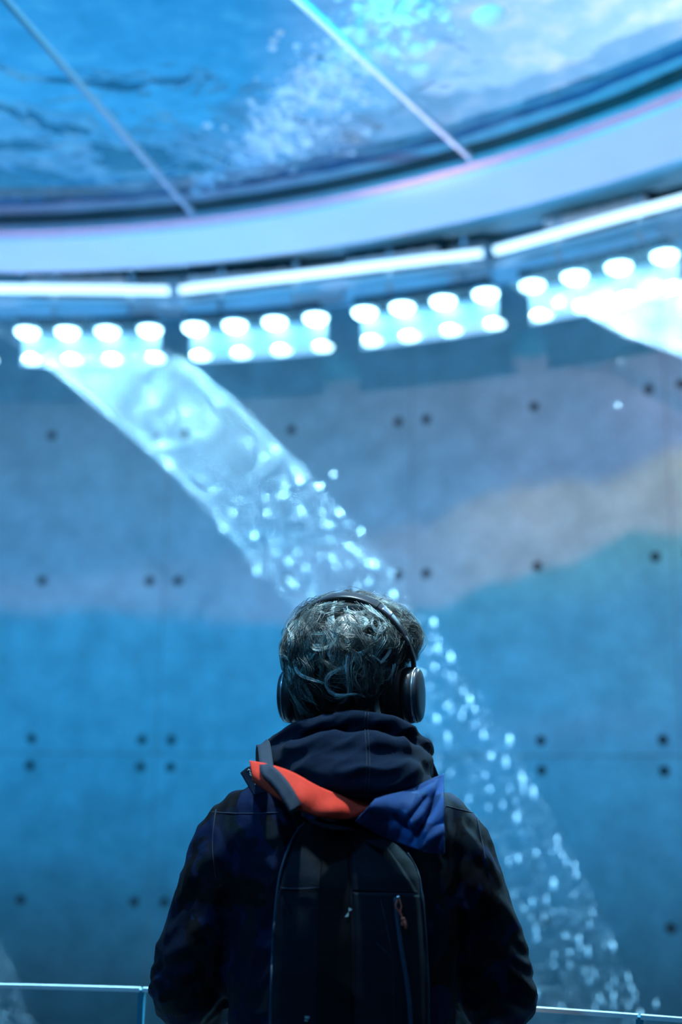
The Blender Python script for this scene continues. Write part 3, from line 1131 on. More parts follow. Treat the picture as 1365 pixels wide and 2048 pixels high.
# ------------------------------------------------------------------ glass railing
RC = Vector((-.81, -1.095, 0))
RR = 3.827
ZR = 1.10
rail = thing('glass_railing', (0, 2.64, 0), 'frameless curved glass railing with a bright polished top edge', 'railing')


def rp(x, r=RR):
    return RC.y + math.sqrt(r * r - (x - RC.x) ** 2)


Cs = C
C = RC
joint_x = [P(283, 2000, rp(-.40)).x, P(1283, 2040, rp(.6)).x]
ja = [math.atan2(rp(x) - RC.y, x - RC.x) for x in joint_x]
dJ = ja[0] - ja[1]
for k in range(-1, 2):
    a1_, a0_ = ja[0] - dJ * k, ja[0] - dJ * (k + 1)
    e = .0015
    obj('glass_pane', MB().lathe_sector([(RR - .006, .05), (RR + .006, .05), (RR + .006, ZR - .004), (RR - .006, ZR - .004)], a0_ + e, a1_ - e, 20), M['glass'], rail, False)
    obj('top_edge', MB().lathe_sector([(RR - .007, ZR - .008), (RR + .007, ZR - .008), (RR + .007, ZR), (RR - .007, ZR)], a0_ + e * .5, a1_ - e * .5, 20), M['edge'], rail, False)
    obj('base_channel', MB().lathe_sector([(RR - .03, 0), (RR + .03, 0), (RR + .03, .08), (RR - .03, .08)], a0_, a1_, 20), M['steel'], rail, False)
    q = pol(a1_, RR, 0)
    obj('panel_edge', MB().lathe_sector([(RR - .0065, .08), (RR + .0065, .08), (RR + .0065, ZR - .004), (RR - .0065, ZR - .004)], a1_ - .0016, a1_ + .0016, 1), M['glassedge'], rail, False)
C = Cs

# ------------------------------------------------------------------ person
ORG = Vector((.012, 2.25, 0))
per = thing('person', ORG, 'person seen from behind with tousled blond hair in dark camouflage jacket at the railing', 'person')
YC = 2.25
HC = Vector((.021, 2.262, 1.728))          # head centre
YAW, TILT = -math.radians(17), math.radians(9)
HR = (Matrix.Rotation(YAW, 3, 'Z') @ Matrix.Rotation(TILT, 3, 'X'))      # head frame: x right, y face, z up


def hd(x, y, z):
    return HC + HR @ Vector((x, y, z))


# skin: one continuous body
bm_ = MB()
bm_.ball(HC, (.078, .098, .100), 24, 16, HR)
bm_.ball(hd(0, .018, -.045), (.066, .075, .065), 20, 12, HR)
bm_.ball(hd(0, .058, -.085), (.042, .040, .030), 16, 10, HR)
bm_.ball(hd(0, .082, -.102), (.020, .016, .015), 12, 8, HR)
bm_.tube([hd(0, .094, .012), hd(0, .103, -.012), hd(0, .117, -.034)], [.008, .0095, .012], 10)
bm_.ball(hd(-.011, .108, -.037), .008, 10, 6)
bm_.ball(hd(.011, .108, -.037), .008, 10, 6)
bm_.tube([hd(-.022, .094, -.062), hd(0, .103, -.060), hd(.022, .094, -.062)], [.004, .0065, .004], 8)
bm_.tube([hd(-.019, .092, -.071), hd(0, .101, -.071), hd(.019, .092, -.071)], [.004, .007, .004], 8)
bm_.tube([hd(-.045, .078, .022), hd(-.02, .094, .024), hd(.02, .094, .024), hd(.045, .078, .022)], [.008, .009, .009, .008], 8)
for sg in (-1, 1):
    bm_.ball(hd(sg * .045, .070, -.025), (.022, .02, .018), 12, 8, HR)
    bm_.tube([hd(sg * .079, -.012, -.05), hd(sg * .088, -.022, -.02), hd(sg * .09, -.018, .008), hd(sg * .084, .004, .012), hd(sg * .078, .008, -.02)], [.007, .006, .006, .006, .006], 8)
bm_.tube([Vector((.015, 2.262, 1.70)), Vector((.014, 2.25, 1.62)), Vector((.012, 2.235, 1.54)), Vector((.012, 2.235, 1.48))], [.058, .054, .058, .08], 20)
bm_.loft([se_ring(.012, 2.245, z, hx, hy, 2.3, 28) for z, hx, hy in ((.86, .145, .10), (.95, .155, .105), (1.08, .135, .095), (1.25, .15, .10), (1.38, .17, .105), (1.46, .155, .09), (1.50, .10, .07), (1.53, .06, .055))])
ARM = {}
for sg in (-1, 1):
    cx = .012
    sh = Vector((cx + sg * .172, 2.25, 1.442))
    elb = Vector((cx + sg * .272, 2.275, 1.165))
    wx = cx + sg * .150
    yr = rp(wx)
    wr = Vector((wx, yr - .085, 1.125))
    ARM[sg] = (sh, elb, wr)
    bm_.tube([sh, sh.lerp(elb, .5), elb, elb.lerp(wr, .35), elb.lerp(wr, .75), wr], [.05, .043, .037, .038, .030, .026], 14)
    # palm resting on the glass edge, fingers curled over it
    pc = Vector((wx, yr - .035, 1.122))
    bm_.tube([wr, wr.lerp(pc, .5), pc, Vector((wx, yr - .002, 1.120))], [.024, .030, .036, .034], 14, flat=.42)
    for fi in range(4):
        fx = wx + (fi - 1.5) * .0195
        ln_ = [.92, 1.0, .96, .80][fi if sg < 0 else fi]
        if sg > 0:
            ln_ = [.92, 1.0, .96, .80][fi]
        else:
            ln_ = [.80, .96, 1.0, .92][fi]
        y0 = yr
        bm_.tube([Vector((fx, y0 - .012, 1.121)), Vector((fx, y0 + .014 * ln_, 1.119)), Vector((fx, y0 + .030 * ln_, 1.104)), Vector((fx, y0 + .028 * ln_, 1.104 - .026 * ln_)), Vector((fx, y0 + .018 * ln_, 1.104 - .042 * ln_))], [.0095, .009, .0088, .0078, .0068], 10)
    tx = wx - sg * .030
    bm_.tube([Vector((tx, yr - .065, 1.115)), Vector((tx - sg * .012, yr - .045, 1.100)), Vector((tx - sg * .014, yr - .026, 1.084)), Vector((tx - sg * .010, yr - .018, 1.062))], [.013, .011, .0095, .0078], 10)
    # legs
    hx_ = cx + sg * .085
    bm_.tube([Vector((hx_, 2.245, .90)), Vector((hx_ + sg * .015, 2.25, .70)), Vector((hx_ + sg * .02, 2.255, .48)), Vector((hx_ + sg * .022, 2.24, .30)), Vector((hx_ + sg * .025, 2.235, .09))], [.085, .072, .052, .050, .036], 16)
    bm_.tube([Vector((hx_ + sg * .025, 2.22, .05)), Vector((hx_ + sg * .035, 2.32, .04)), Vector((hx_ + sg * .04, 2.40, .03))], [.038, .036, .025], 12)
body = obj('body', remesh(bm_, .0045, 3), M['skin'], per)
for sg in (-1, 1):
    e = MB()
    e.ball(hd(sg * .031, .082, .006), .0125, 14, 10)
    obj('eye', e, M['eye'], per)

# jacket
jm = MB()
secs = [(.82, .200, .135), (.95, .195, .132), (1.10, .192, .130), (1.25, .198, .134), (1.36, .208, .136), (1.43, .212, .130), (1.475, .196, .118), (1.505, .165, .103), (1.53, .125, .092), (1.552, .098, .086)]
jm.loft([se_ring(.012, 2.25, z, hx, hy, 2.5, 48) for z, hx, hy in secs])
lx = {}
for sg in (-1, 1):
    sh, elb, wr = ARM[sg]
    cx = .012
    pts = [Vector((cx + sg * .150, 2.25, 1.462)), Vector((cx + sg * .185, 2.25, 1.425)), Vector((cx + sg * .210, 2.252, 1.36)),
           Vector((cx + sg * .232, 2.258, 1.29)), Vector((cx + sg * .255, 2.266, 1.22)), Vector((cx + sg * .268, 2.285, 1.168)),
           Vector((cx + sg * .250, 2.34, 1.142)), Vector((cx + sg * .215, 2.42, 1.135)), Vector((cx + sg * .175, 2.50, 1.13))]
    jm.tube(resample(pts, 26), list(np.interp(np.linspace(0, 8, 26), range(9), [.052, .066, .068, .067, .069, .070, .062, .052, .043])), 20)
    lx[sg] = pts


def wrinkle(p, n):
    q = p * 1.0
    # folds: stretched along the sleeve / down the back
    side = min(1, max(0, (abs(p.x - .012) - .17) / .05))
    a = noise.noise(Vector((q.x * 14, q.y * 8, q.z * 5 + 3))) * .007
    b_ = noise.noise(Vector((q.x * 10 + 5, q.y * 10, (q.z + abs(q.x) * 1.0) * 26))) * .006 * side
    c_ = abs(noise.noise(Vector((q.x * 30 + q.z * 12, q.y * 20, q.z * 22 - q.x * 14)))) * .006
    elbow = math.exp(-((p.z - 1.19) / .06) ** 2) * side
    d_ = math.sin((q.z * 1.2 + q.y * .7) * 150 + 4 * noise.noise(q * 12)) * .0022 * elbow
    return n * (a + b_ - c_ + d_)


jacket = obj('jacket', remesh(jm, .006, 6, wrinkle), M['jacket'], per)
jb = bvh(jacket)

# trousers, shoes (below the frame)
tm = MB()
tm.loft([se_ring(.012, 2.25, z, hx, hy, 2.3, 32) for z, hx, hy in ((.80, .165, .118), (.90, .175, .122), (.98, .165, .118))])
for sg in (-1, 1):
    hx_ = .012 + sg * .085
    tm.tube([Vector((hx_, 2.25, .88)), Vector((hx_ + sg * .012, 2.25, .70)), Vector((hx_ + sg * .02, 2.255, .48)), Vector((hx_ + sg * .022, 2.245, .30)), Vector((hx_ + sg * .025, 2.24, .07))], [.098, .088, .070, .066, .062], 18)
    sm = MB()
    fx = hx_ + sg * .03
    sm.loft([[Vector((fx + v.x, v.y, v.z)) for v in se_ring(0, 2.30, z, hx, hy, 2.6, 24)] for z, hx, hy in ((.0, .050, .140), (.03, .052, .142), (.06, .046, .125), (.10, .038, .08), (.12, .03, .05))])
    obj('shoe', sm, M['shoe'], per)
obj('trousers', remesh(tm, .009, 4), M['trousers'], per)

# hoodie hood
hm = MB()


def roll(px, seg=18, n=30, flat=None):
    pts = [P(x, y, Y) for x, y, r, Y in px]
    rr = [r / FPX * Y for x, y, r, Y in px]
    pr = resample(pts, n)
    hm.tube(pr, list(np.interp(np.linspace(0, len(px) - 1, n), range(len(px)), rr)), seg)


roll([(590, 1500, 18, 2.37), (545, 1500, 16, 2.29), (552, 1486, 17, 2.22), (600, 1462, 20, 2.17), (655, 1443, 21, 2.14), (725, 1436, 20, 2.13), (790, 1452, 20, 2.14), (835, 1480, 21, 2.18), (850, 1505, 20, 2.24), (835, 1520, 18, 2.32), (800, 1530, 18, 2.38)])
roll([(600, 1530, 22, 2.38), (543, 1530, 24, 2.28), (550, 1520, 28, 2.2), (600, 1506, 32, 2.12), (660, 1492, 33, 2.08), (730, 1490, 33, 2.07), (795, 1500, 34, 2.09), (832, 1526, 33, 2.15), (842, 1545, 30, 2.24), (800, 1560, 26, 2.36)])
roll([(585, 1490, 22, 2.25), (610, 1482, 30, 2.19), (660, 1468, 32, 2.16), (730, 1462, 32, 2.15), (790, 1474, 32, 2.16), (825, 1500, 28, 2.2), (835, 1515, 24, 2.26)])
roll([(572, 1538, 18, 2.16), (612, 1540, 34, 2.10), (672, 1550, 46, 2.062), (740, 1553, 50, 2.055), (800, 1558, 46, 2.07), (838, 1566, 33, 2.12), (848, 1574, 22, 2.18)])
roll([(560, 1522, 20, 2.2), (600, 1520, 36, 2.13), (660, 1512, 38, 2.10), (700, 1520, 36, 2.09), (740, 1528, 38, 2.085), (800, 1522, 40, 2.10), (840, 1545, 32, 2.16)])
roll([(560, 1545, 26, 2.22), (650, 1560, 60, 2.19), (740, 1560, 70, 2.18), (820, 1560, 50, 2.22)])


def hoodfold(p, n):
    a = noise.noise(Vector((p.x * 16, p.y * 12, p.z * 30))) * .0045
    b_ = abs(noise.noise(Vector((p.x * 9 + p.z * 10, p.y * 7 + 3, p.z * 26 - p.x * 14)))) * .013
    c_ = abs(noise.noise(Vector((p.x * 20 - p.z * 16, p.y * 9 + 8, p.z * 18 + p.x * 16)))) * .005
    return n * (a - b_ - c_)


hood = obj('hoodie_hood', remesh(hm, .0045, 7, hoodfold), M['hoodie'], per)
hb = bvh(hood)
for xo in (-3, 3):
    ln_ = drape([hb], rs2([(735 + xo, 1424), (733 + xo, 1450), (735 + xo, 1480), (737 + xo, 1520), (736 + xo, 1560), (730 + xo, 1600)], 26), .0002)
    obj('hood_seam', MB().tube(ln_, .0007, 6), M['seam'], hood)


# jacket hood: coral lining at left, blue shell at right
def sheet_between(top, bot, nu, nv, fY, fold):
    T, B = rs2(top, nu), rs2(bot, nu)
    grid = []
    for i in range(nv):
        v = i / (nv - 1)
        row = []
        for j_ in range(nu):
            u = j_ / (nu - 1)
            x = T[j_][0] * (1 - v) + B[j_][0] * v
            y = T[j_][1] * (1 - v) + B[j_][1] * v
            row.append(P(x, y, fY(u, v) + fold(u, v, x, y)))
        grid.append(row)
    return grid


lin = sheet_between([(500, 1522), (540, 1530), (585, 1545), (640, 1575), (700, 1595), (770, 1596)],
                    [(507, 1562), (548, 1592), (592, 1616), (640, 1634), (700, 1637), (752, 1612)], 60, 14,
                    lambda u, v: 2.13 - .115 * math.sin(PI * min(1, u * .8 + .15)) - .035 * math.sin(PI * v * .62),
                    lambda u, v, x, y: .006 * math.sin(u * 23 + v * 3) * v * (1 - v) * 2 - .006 * math.exp(-((x - 605) / 12) ** 2) * v)
lining = obj('hood_lining', MB().sheet(lin, .003), M['coral'], per)


def bfold(u, v, x, y):
    q = Vector((x * .0075 + y * .0035, y * .006 - x * .004, 1.3))
    f = -.030 * abs(noise.noise(q * 1.6)) + .010 * noise.noise(q * 3.0)
    for (cx_, cy_, ux, uy, wd, ln2, am) in ((852, 1640, -.50, .87, 7, 50, .022), (835, 1618, -.62, .78, 6, 32, .016), (866, 1600, -.35, .94, 7, 40, .012), (815, 1655, .75, .66, 8, 34, .012), (862, 1680, -.75, .66, 7, 36, -.012)):
        al = (x - cx_) * ux + (y - cy_) * uy
        pe = -(x - cx_) * uy + (y - cy_) * ux
        f += am * math.exp(-(pe / wd) ** 2 - (al / ln2) ** 2)
    return f


bl = sheet_between([(750, 1600), (775, 1592), (820, 1580), (862, 1560), (888, 1548)],
                   [(712, 1641), (756, 1666), (806, 1688), (850, 1702), (889, 1706)], 56, 40,
                   lambda u, v: 2.055 - .055 * math.sin(PI * min(1, .2 + v * .7)) + .05 * (1 - v) * u - .02 * u * v, bfold)
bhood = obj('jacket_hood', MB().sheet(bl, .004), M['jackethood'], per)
bl2 = sheet_between([(870, 1556), (888, 1548), (893, 1562)], [(872, 1704), (889, 1708), (894, 1690)], 8, 12, lambda u, v: 2.02 + .10 * u, lambda u, v, x, y: 0)

# collar flap with lettering strip
cl_ = sheet_between([(482, 1546), (494, 1536), (506, 1531)], [(508, 1592), (530, 1586), (552, 1580)], 10, 16,
                    lambda u, v: 2.16 - .03 * v - .01 * u, lambda u, v, x, y: 0)
collar = obj('collar_flap', MB().sheet(cl_, .003), M['hoodie'], per)
cb = bvh(collar)
strip = rs2([(498, 1540), (505, 1556), (514, 1568), (528, 1574)], 12)
pr_ = random.Random(3)
mk = MB()
for k, (x, y) in enumerate(strip):
    for q in range(3):
        w_ = drape([cb], [(x + pr_.uniform(-3, 3), y + pr_.uniform(-2, 2)), (x + pr_.uniform(-3, 3), y + pr_.uniform(-2.5, 2.5))], .0006, 2.13)
        mk.tube(w_, .0006, 5)
obj('collar_print', mk, M['print'], collar)

# yoke seams, sleeve seams and zipper cord
for pts in ([(408, 1622), (450, 1626), (500, 1627), (558, 1625)], [(893, 1612), (925, 1620), (955, 1628)],
            [(444, 1570), (432, 1620), (425, 1690), (432, 1760)], [(944, 1592), (958, 1650), (972, 1720)]):
    ln_ = drape([jb], rs2(pts, 20), .0004, None)
    obj('jacket_seam', MB().tube(ln_, .0009, 6), M['seamlight'], jacket)

# hair ------------------------------------------------------------
hr = random.Random(21)
RX, RY, RZ = .107, .120, .108


BT = math.radians(15)                       # the headband leans back over the crown
BN = Vector((0, math.cos(BT), math.sin(BT)))
BU = Vector((0, -math.sin(BT), math.cos(BT)))


def hp(d, lift=0.0):       # point on the hair shell in direction d (head frame)
    d = d.normalized()
    p = Vector((d.x * (RX + lift), d.y * (RY + lift), d.z * (RZ + lift)))
    if d.z > -.1:            # the band presses the hair down
        k = math.exp(-((p.dot(BN) + .018) / .034) ** 2) * min(1, (d.z + .1) * 4) * min(1, max(0, (d.x + .45) * 2.5))
        Rm = 1 / math.sqrt((p.normalized().x / .1045) ** 2 + (p.normalized().dot(BU) / .1150) ** 2 + 1e-9)
        if p.length > Rm:
            p = p * (1 - k * (1 - Rm / p.length))
    sx = min(1, max(0, (abs(d.x) - .45) / .3)) * min(1, max(0, (.28 - d.z) / .3))
    p = p * (1 - sx * (.22 if d.x > 0 else .08))
    if d.x > .4 and d.y > -.05 and d.z > 0:
        p = p * (1 + .07 * min(1, (d.x - .4) * 3) * min(1, (d.y + .05) * 5))
    return p


tubes_pts, tubes_rad, tubes_tone = [], [], []
crown = Vector((.12, -.45, .88)).normalized()


def strand(d0, L, curl, phase, lift, tone, rad, bend=0.0, n=13):
    d = d0.normalized()
    pts = []
    for i in range(n):
        t = i / (n - 1)
        lf = .004 + lift * math.sin(PI * min(1, .15 + .75 * t)) + .006 * t * curl
        pts.append(hp(d, lf))
        # flow: away from the crown plus downwards
        away = (d - crown * d.dot(crown))
        away = away.normalized() if away.length > 1e-4 else Vector((1, 0, 0))
        down = Vector((0, 0, -1)) - d * (-d.z)
        tau = away * (1.0 - .55 * min(1, max(0, .6 - d.z))) + down * .8
        tau -= d * tau.dot(d)
        if tau.length > 1e-5:
            tau.normalize()
        side = d.cross(tau)
        th = bend * t * 2.2 + curl * math.sin(phase + t * 5.2)
        step = tau * math.cos(th) + side * math.sin(th)
        d = (d + step * (L / (n - 1)) / .105).normalized()
    return pts


def add_strand(pts, tone, rad):
    tubes_pts.append([hd(*p) for p in pts])
    tubes_rad.append(rad)
    tubes_tone.append(tone)


nl = 0
while nl < 400:
    z = hr.uniform(-.55, 1)
    a = hr.uniform(0, 2 * PI)
    s_ = math.sqrt(1 - z * z)
    d = Vector((s_ * math.cos(a), s_ * math.sin(a), z))
    if d.y > .35 and d.z < .45:
        continue
    if d.y > .0 and d.z < -.1:
        continue
    if d.x > .55 and d.z < .05:
        continue
    nl += 1
    nape = d.z < -.12 and d.y < 0 and abs(d.x) < .8
    L = hr.uniform(.055, .115) if not nape else hr.uniform(.04, .065)
    curl = hr.uniform(.3, 1.3) * (.25 if nape else 1)
    ph = hr.uniform(0, 6.28)
    lift = hr.choice([.003, .006, .010, .016]) * (.3 if nape else 1)
    bend = hr.uniform(-1.1, 1.1) * (.25 if nape else 1)
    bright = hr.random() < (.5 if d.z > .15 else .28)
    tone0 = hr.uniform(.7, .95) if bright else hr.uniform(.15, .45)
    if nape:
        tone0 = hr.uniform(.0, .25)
    guide = strand(d, L, curl, ph, lift, 0, 0, bend)
    g0 = guide[0]
    ns = 16 if bright else 20
    spr = hr.uniform(.0025, .0050) * (.7 if bright else 1.3)
    for q in range(ns):
        off = Vector((hr.gauss(0, spr), hr.gauss(0, spr), hr.gauss(0, spr)))
        wob = hr.uniform(0, 6.28)
        cut = hr.uniform(.85, 1.0)
        pts = []
        for i, p in enumerate(guide):
            t = i / 12 * cut
            w2 = off * (1.25 - 1.0 * t)
            w2 = w2 + Vector((math.sin(wob + t * 6), math.cos(wob + t * 5), math.sin(wob * 2 + t * 7))) * .0009 * t
            pts.append(p + w2)
        add_strand(pts, min(1, max(0, tone0 + hr.gauss(0, .10))), hr.uniform(.00028, .0005))


# traced curls and light locks seen on the crown
def lock(px, n, spread, tone, rad=.00045, y0=2.14):
    base = rs2(px, 18)
    for q in range(n):
        ox, oy = hr.gauss(0, spread), hr.gauss(0, spread)
        tw = hr.gauss(0, .35)
        pts = []
        for i, (x, y) in enumerate(base):
            t = i / 17
            f = 1 - .55 * t
            X, Y_ = x + ox * f + tw * spread * math.sin(t * 5), y + oy * f
            # find shell depth along this line of sight
            dd = HR.inverted() @ ray(X, Y_)
            oo = HR.inverted() @ (EYE - HC)
            Rl = (RX + .011, RY + .011, RZ + .011)
            A_ = sum((dd[k] / Rl[k]) ** 2 for k in range(3))
            B_ = 2 * sum(dd[k] * oo[k] / Rl[k] ** 2 for k in range(3))
            C_ = sum((oo[k] / Rl[k]) ** 2 for k in range(3)) - 1
            ds = B_ * B_ - 4 * A_ * C_
            tt = (-B_ - math.sqrt(max(ds, 0))) / 2 / A_
            pts.append(EYE + ray(X, Y_) * tt + Vector((0, hr.gauss(0, .0006), 0)))
        tubes_pts.append(pts)
        tubes_rad.append(rad * hr.uniform(.7, 1.2))
        tubes_tone.append(min(1, max(0, tone + hr.gauss(0, .1))))


lock([(722, 1245), (700, 1262), (690, 1285), (700, 1303), (718, 1306), (738, 1298), (752, 1282), (756, 1266), (748, 1256)], 26, 1.6, .95)
lock([(640, 1206), (637, 1222), (640, 1238), (645, 1243)], 14, 1.8, .85)
lock([(672, 1202), (666, 1222), (668, 1250), (667, 1272)], 16, 2.2, .85)
lock([(660, 1203), (640, 1212), (628, 1240), (618, 1265), (612, 1300), (617, 1330)], 24, 2.6, .85)
lock([(752, 1225), (766, 1240), (775, 1262), (782, 1290), (778, 1306), (762, 1326)], 24, 3.0, .85)
lock([(725, 1200), (740, 1215), (742, 1232), (725, 1250), (712, 1268), (704, 1290)], 24, 3.0, .9)
lock([(735, 1200), (748, 1222), (742, 1245), (720, 1262)], 18, 3, .9)
lock([(738, 1310), (752, 1316), (764, 1324), (772, 1322)], 10, 1.2, .9)
lock([(620, 1290), (640, 1292), (655, 1306), (668, 1330), (676, 1350)], 16, 1.6, .8)
lock([(676, 1350), (690, 1345), (700, 1330), (704, 1310)], 12, 3, .5)
lock([(585, 1245), (600, 1262), (612, 1290), (622, 1310)], 16, 2.5, .7)
lock([(612, 1225), (600, 1245), (590, 1270), (580, 1300), (572, 1325), (574, 1350), (585, 1372)], 26, 3, .75)
lock([(568, 1290), (572, 1310), (582, 1330), (600, 1350), (620, 1370)], 18, 3.5, .6)
lock([(595, 1320), (610, 1350), (612, 1380), (625, 1400), (640, 1420)], 18, 4, .5)
lock([(640, 1340), (660, 1380), (680, 1395), (690, 1360)], 12, 3, .45)
lock([(715, 1330), (708, 1360), (690, 1400)], 16, 4, .35)
lock([(790, 1330), (786, 1344), (778, 1358), (770, 1362)], 8, 2, .8)
lock([(795, 1240), (808, 1255), (822, 1275), (832, 1300), (834, 1320)], 26, 4, .7)
lock([(780, 1218), (805, 1222), (822, 1240), (833, 1270), (836, 1300)], 30, 4, .7)
lock([(574, 1335), (580, 1370), (592, 1400), (606, 1428)], 26, 4, .6)
lock([(590, 1350), (600, 1385), (618, 1420)], 22, 5, .55)
lock([(584, 1262), (578, 1290), (577, 1320), (583, 1345)], 20, 3, .8)
lock([(625, 1222), (612, 1250), (606, 1280), (612, 1312)], 18, 3, .85)
lock([(640, 1375), (650, 1405), (655, 1430)], 14, 5, .35)
lock([(600, 1380), (615, 1410), (625, 1432)], 18, 5, .45)
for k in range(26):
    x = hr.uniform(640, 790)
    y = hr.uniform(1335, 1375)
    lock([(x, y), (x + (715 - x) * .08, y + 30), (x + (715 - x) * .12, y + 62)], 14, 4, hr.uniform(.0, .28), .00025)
# stray flyaway hairs
for k in range(60):
    a = hr.uniform(-2.6, .2)
    d = Vector((math.cos(a + 0) * .9, -.2 + hr.gauss(0, .3), abs(math.sin(a)) * .9))
    pts = strand(d, hr.uniform(.03, .07), hr.uniform(.5, 1.5), hr.uniform(0, 6), hr.uniform(.010, .020), 0, 0, hr.uniform(-2, 2))
    add_strand(pts, .8, .00012)

# assemble as one mesh with numpy (three-sided fibres)
V, Fc, T = [], [], []
base = 0
for pts, rad, tone in zip(tubes_pts, tubes_rad, tubes_tone):
    A = np.array([tuple(p) for p in pts])
    n = len(A)
    tg = np.gradient(A, axis=0)
    tg /= (np.linalg.norm(tg, axis=1, keepdims=True) + 1e-9)
    up = np.array([.3, .9, .3])
    s1 = np.cross(tg, up)
    s1 /= (np.linalg.norm(s1, axis=1, keepdims=True) + 1e-9)
    s2 = np.cross(tg, s1)
    rr = rad * np.linspace(1.15, .45, n)[:, None]
    for k in range(3):
        a = 2 * PI * k / 3
        V.append(A + (s1 * math.cos(a) + s2 * math.sin(a)) * rr)
    # vertex order: k-major
    for k in range(3):
        k2 = (k + 1) % 3
        i = np.arange(n - 1)
        Fc.append(np.stack([base + k * n + i, base + k * n + i + 1, base + k2 * n + i + 1, base + k2 * n + i], 1))
    T.append(np.full(3 * n, tone))
    base += 3 * n
# scalp cap under the strands
cap = MB()
cap.ball((0, 0, 0), 1, 48, 32)
capv, keep = [], []
for v in cap.v:
    fac = 1.0
    p = hp(v, -.004 + .004 * noise.noise(v * 4))
    if v.z < -.75:
        pass
    capv.append(tuple(hd(*p)))
capf = [f for f in cap.f if all(not (cap.v[i].y > .30 and cap.v[i].z < .42) and cap.v[i].z > -.78 for i in f)]
V.append(np.array(capv))
allV = np.concatenate(V) - np.array(tuple(ORG))
T.append(np.full(len(capv), .12))
quads = np.concatenate(Fc)
me = bpy.data.meshes.new('hair')
faces = quads.tolist() + [tuple(i + base for i in f) for f in capf]
me.from_pydata(allV.tolist(), [], faces)
at_ = me.attributes.new('tone', 'FLOAT', 'POINT')
at_.data.foreach_set('value', np.concatenate(T).astype(np.float32))
finish(me, True)
me.materials.append(M['hair'])
hair = bpy.data.objects.new('hair', me)
COL.objects.link(hair)
hair.parent = per

# ------------------------------------------------------------------ headphones
HPH = hd(0, 0, 0)
hph = thing('headphones', HPH, 'black over-ear headphones worn over the blond hair', 'headphones')


def arch(t, rx, rz, yo=0.0, zo=-.012):
    u = BU * (math.cos(t) * rz)
    return hd(math.sin(t) * rx, yo + u.y, zo + u.z)


YO = -.004
AX = .119


def band(t0, t1, rx, rz, wid, th, n=40):
    rings = []
    for i in range(n):
        t = t0 + (t1 - t0) * i / (n - 1)
        p = arch(t, rx, rz, YO)
        nrm = (HR @ (Vector((math.sin(t) / rx, 0, 0)) + BU * (math.cos(t) / rz))).normalized()
        fw = HR @ BN
        w2 = wid(t) / 2 if callable(wid) else wid / 2
        ring = []
        for k in range(16):
            a = 2 * PI * k / 16
            c_, s_ = math.cos(a), math.sin(a)
            ring.append(p + fw * w2 * math.copysign(abs(c_) ** .6, c_) + nrm * th / 2 * math.copysign(abs(s_) ** .8, s_))
        rings.append(ring)
    return MB().loft(rings)


TB = 1.25
ZB = .135
obj('headband', band(-TB, TB, AX, ZB, lambda t: .032 - .010 * abs(t) / TB, .007), M['black'], hph)
obj('headband_cushion', band(-.8, .8, AX - .0055, ZB - .0055, .027, .011), M['cushion'], hph)
obj('hinge_plate', tag(band(.60, .80, AX + .0022, ZB + .0022, .022, .006, 8), None) if False else band(.64, .80, AX + .0018, ZB + .0018, .020, .0065, 8), M['silver'], hph)
obj('hinge_line', band(.56, .575, AX + .001, ZB + .001, .030, .0085, 3), M['cushion'], hph)
for sg in (-1, 1):
    p0 = arch(sg * TB, AX, ZB, YO)
    p0b = arch(sg * (TB - .12), AX, ZB, YO)
    cc = hd(sg * .108, -.004, -.062)
    axd = (HR @ Vector((sg, 0, .0))).normalized()
    fw = HR @ Vector((0, 1, 0))
    up_ = axd.cross(fw) * -sg
    up_ = (HR @ Vector((0, 0, 1)))
    sl = MB()
    ps = [p0b, p0, hd(sg * .118, -.006, .004), hd(sg * .118, -.004, -.018)]
    rings = []
    for i, p in enumerate(ps):
        rings.append([p + fw * .0095 * math.copysign(abs(math.cos(2 * PI * k / 14)) ** .6, math.cos(2 * PI * k / 14)) + axd * .004 * math.sin(2 * PI * k / 14) for k in range(14)])
    sl.loft(rings)
    obj('slider', sl, M['black'], hph)

    def cuploft(prof, hw, hh):
        rings = []
        for off, k_ in prof:
            rings.append([cc + axd * off + fw * hw * k_ * math.cos(2 * PI * q / 36) + up_ * hh * k_ * math.sin(2 * PI * q / 36) for q in range(36)])
        return MB().loft(rings)
    cup = obj('ear_cup', cuploft([(-.008, .93), (-.004, .99), (.004, 1.0), (.010, .97), (.012, .93)], .041, .050), M['black'], hph)
    obj('ear_cushion', cuploft([(-.046, .88), (-.044, .97), (-.032, 1.02), (-.016, 1.02), (-.010, .96), (-.008, .9)], .041, .050), M['cushion'], cup)
    obj('cup_plate', cuploft([(.012, .935), (.0145, .955), (.018, .95), (.0215, .86), (.0235, .60), (.0242, .25), (.0243, .02)], .041, .050), M['cup'], cup)
    obj('cup_ring', cuploft([(.0105, .955), (.0115, .985), (.0135, .985), (.0145, .955)], .041, .050), M['silver'], cup)

# ------------------------------------------------------------------ backpack
BO = Vector((.02, 2.03, 1.1))
bag = thing('backpack', BO, 'dark navy backpack with coral zip cord worn on the back', 'backpack')
Ls = [(604, 1650), (585, 1690), (566, 1740), (556, 1790), (549, 1850), (543, 1920), (540, 1990), (538, 2050), (540, 2200), (552, 2290)]
Rs = [(690, 1650), (760, 1665), (815, 1700), (842, 1740), (852, 1800), (858, 1870), (862, 1940), (862, 2000), (862, 2050), (858, 2200), (845, 2290)]


def xat(tab, y):
    return float(np.interp(y, [p[1] for p in tab], [p[0] for p in tab]))


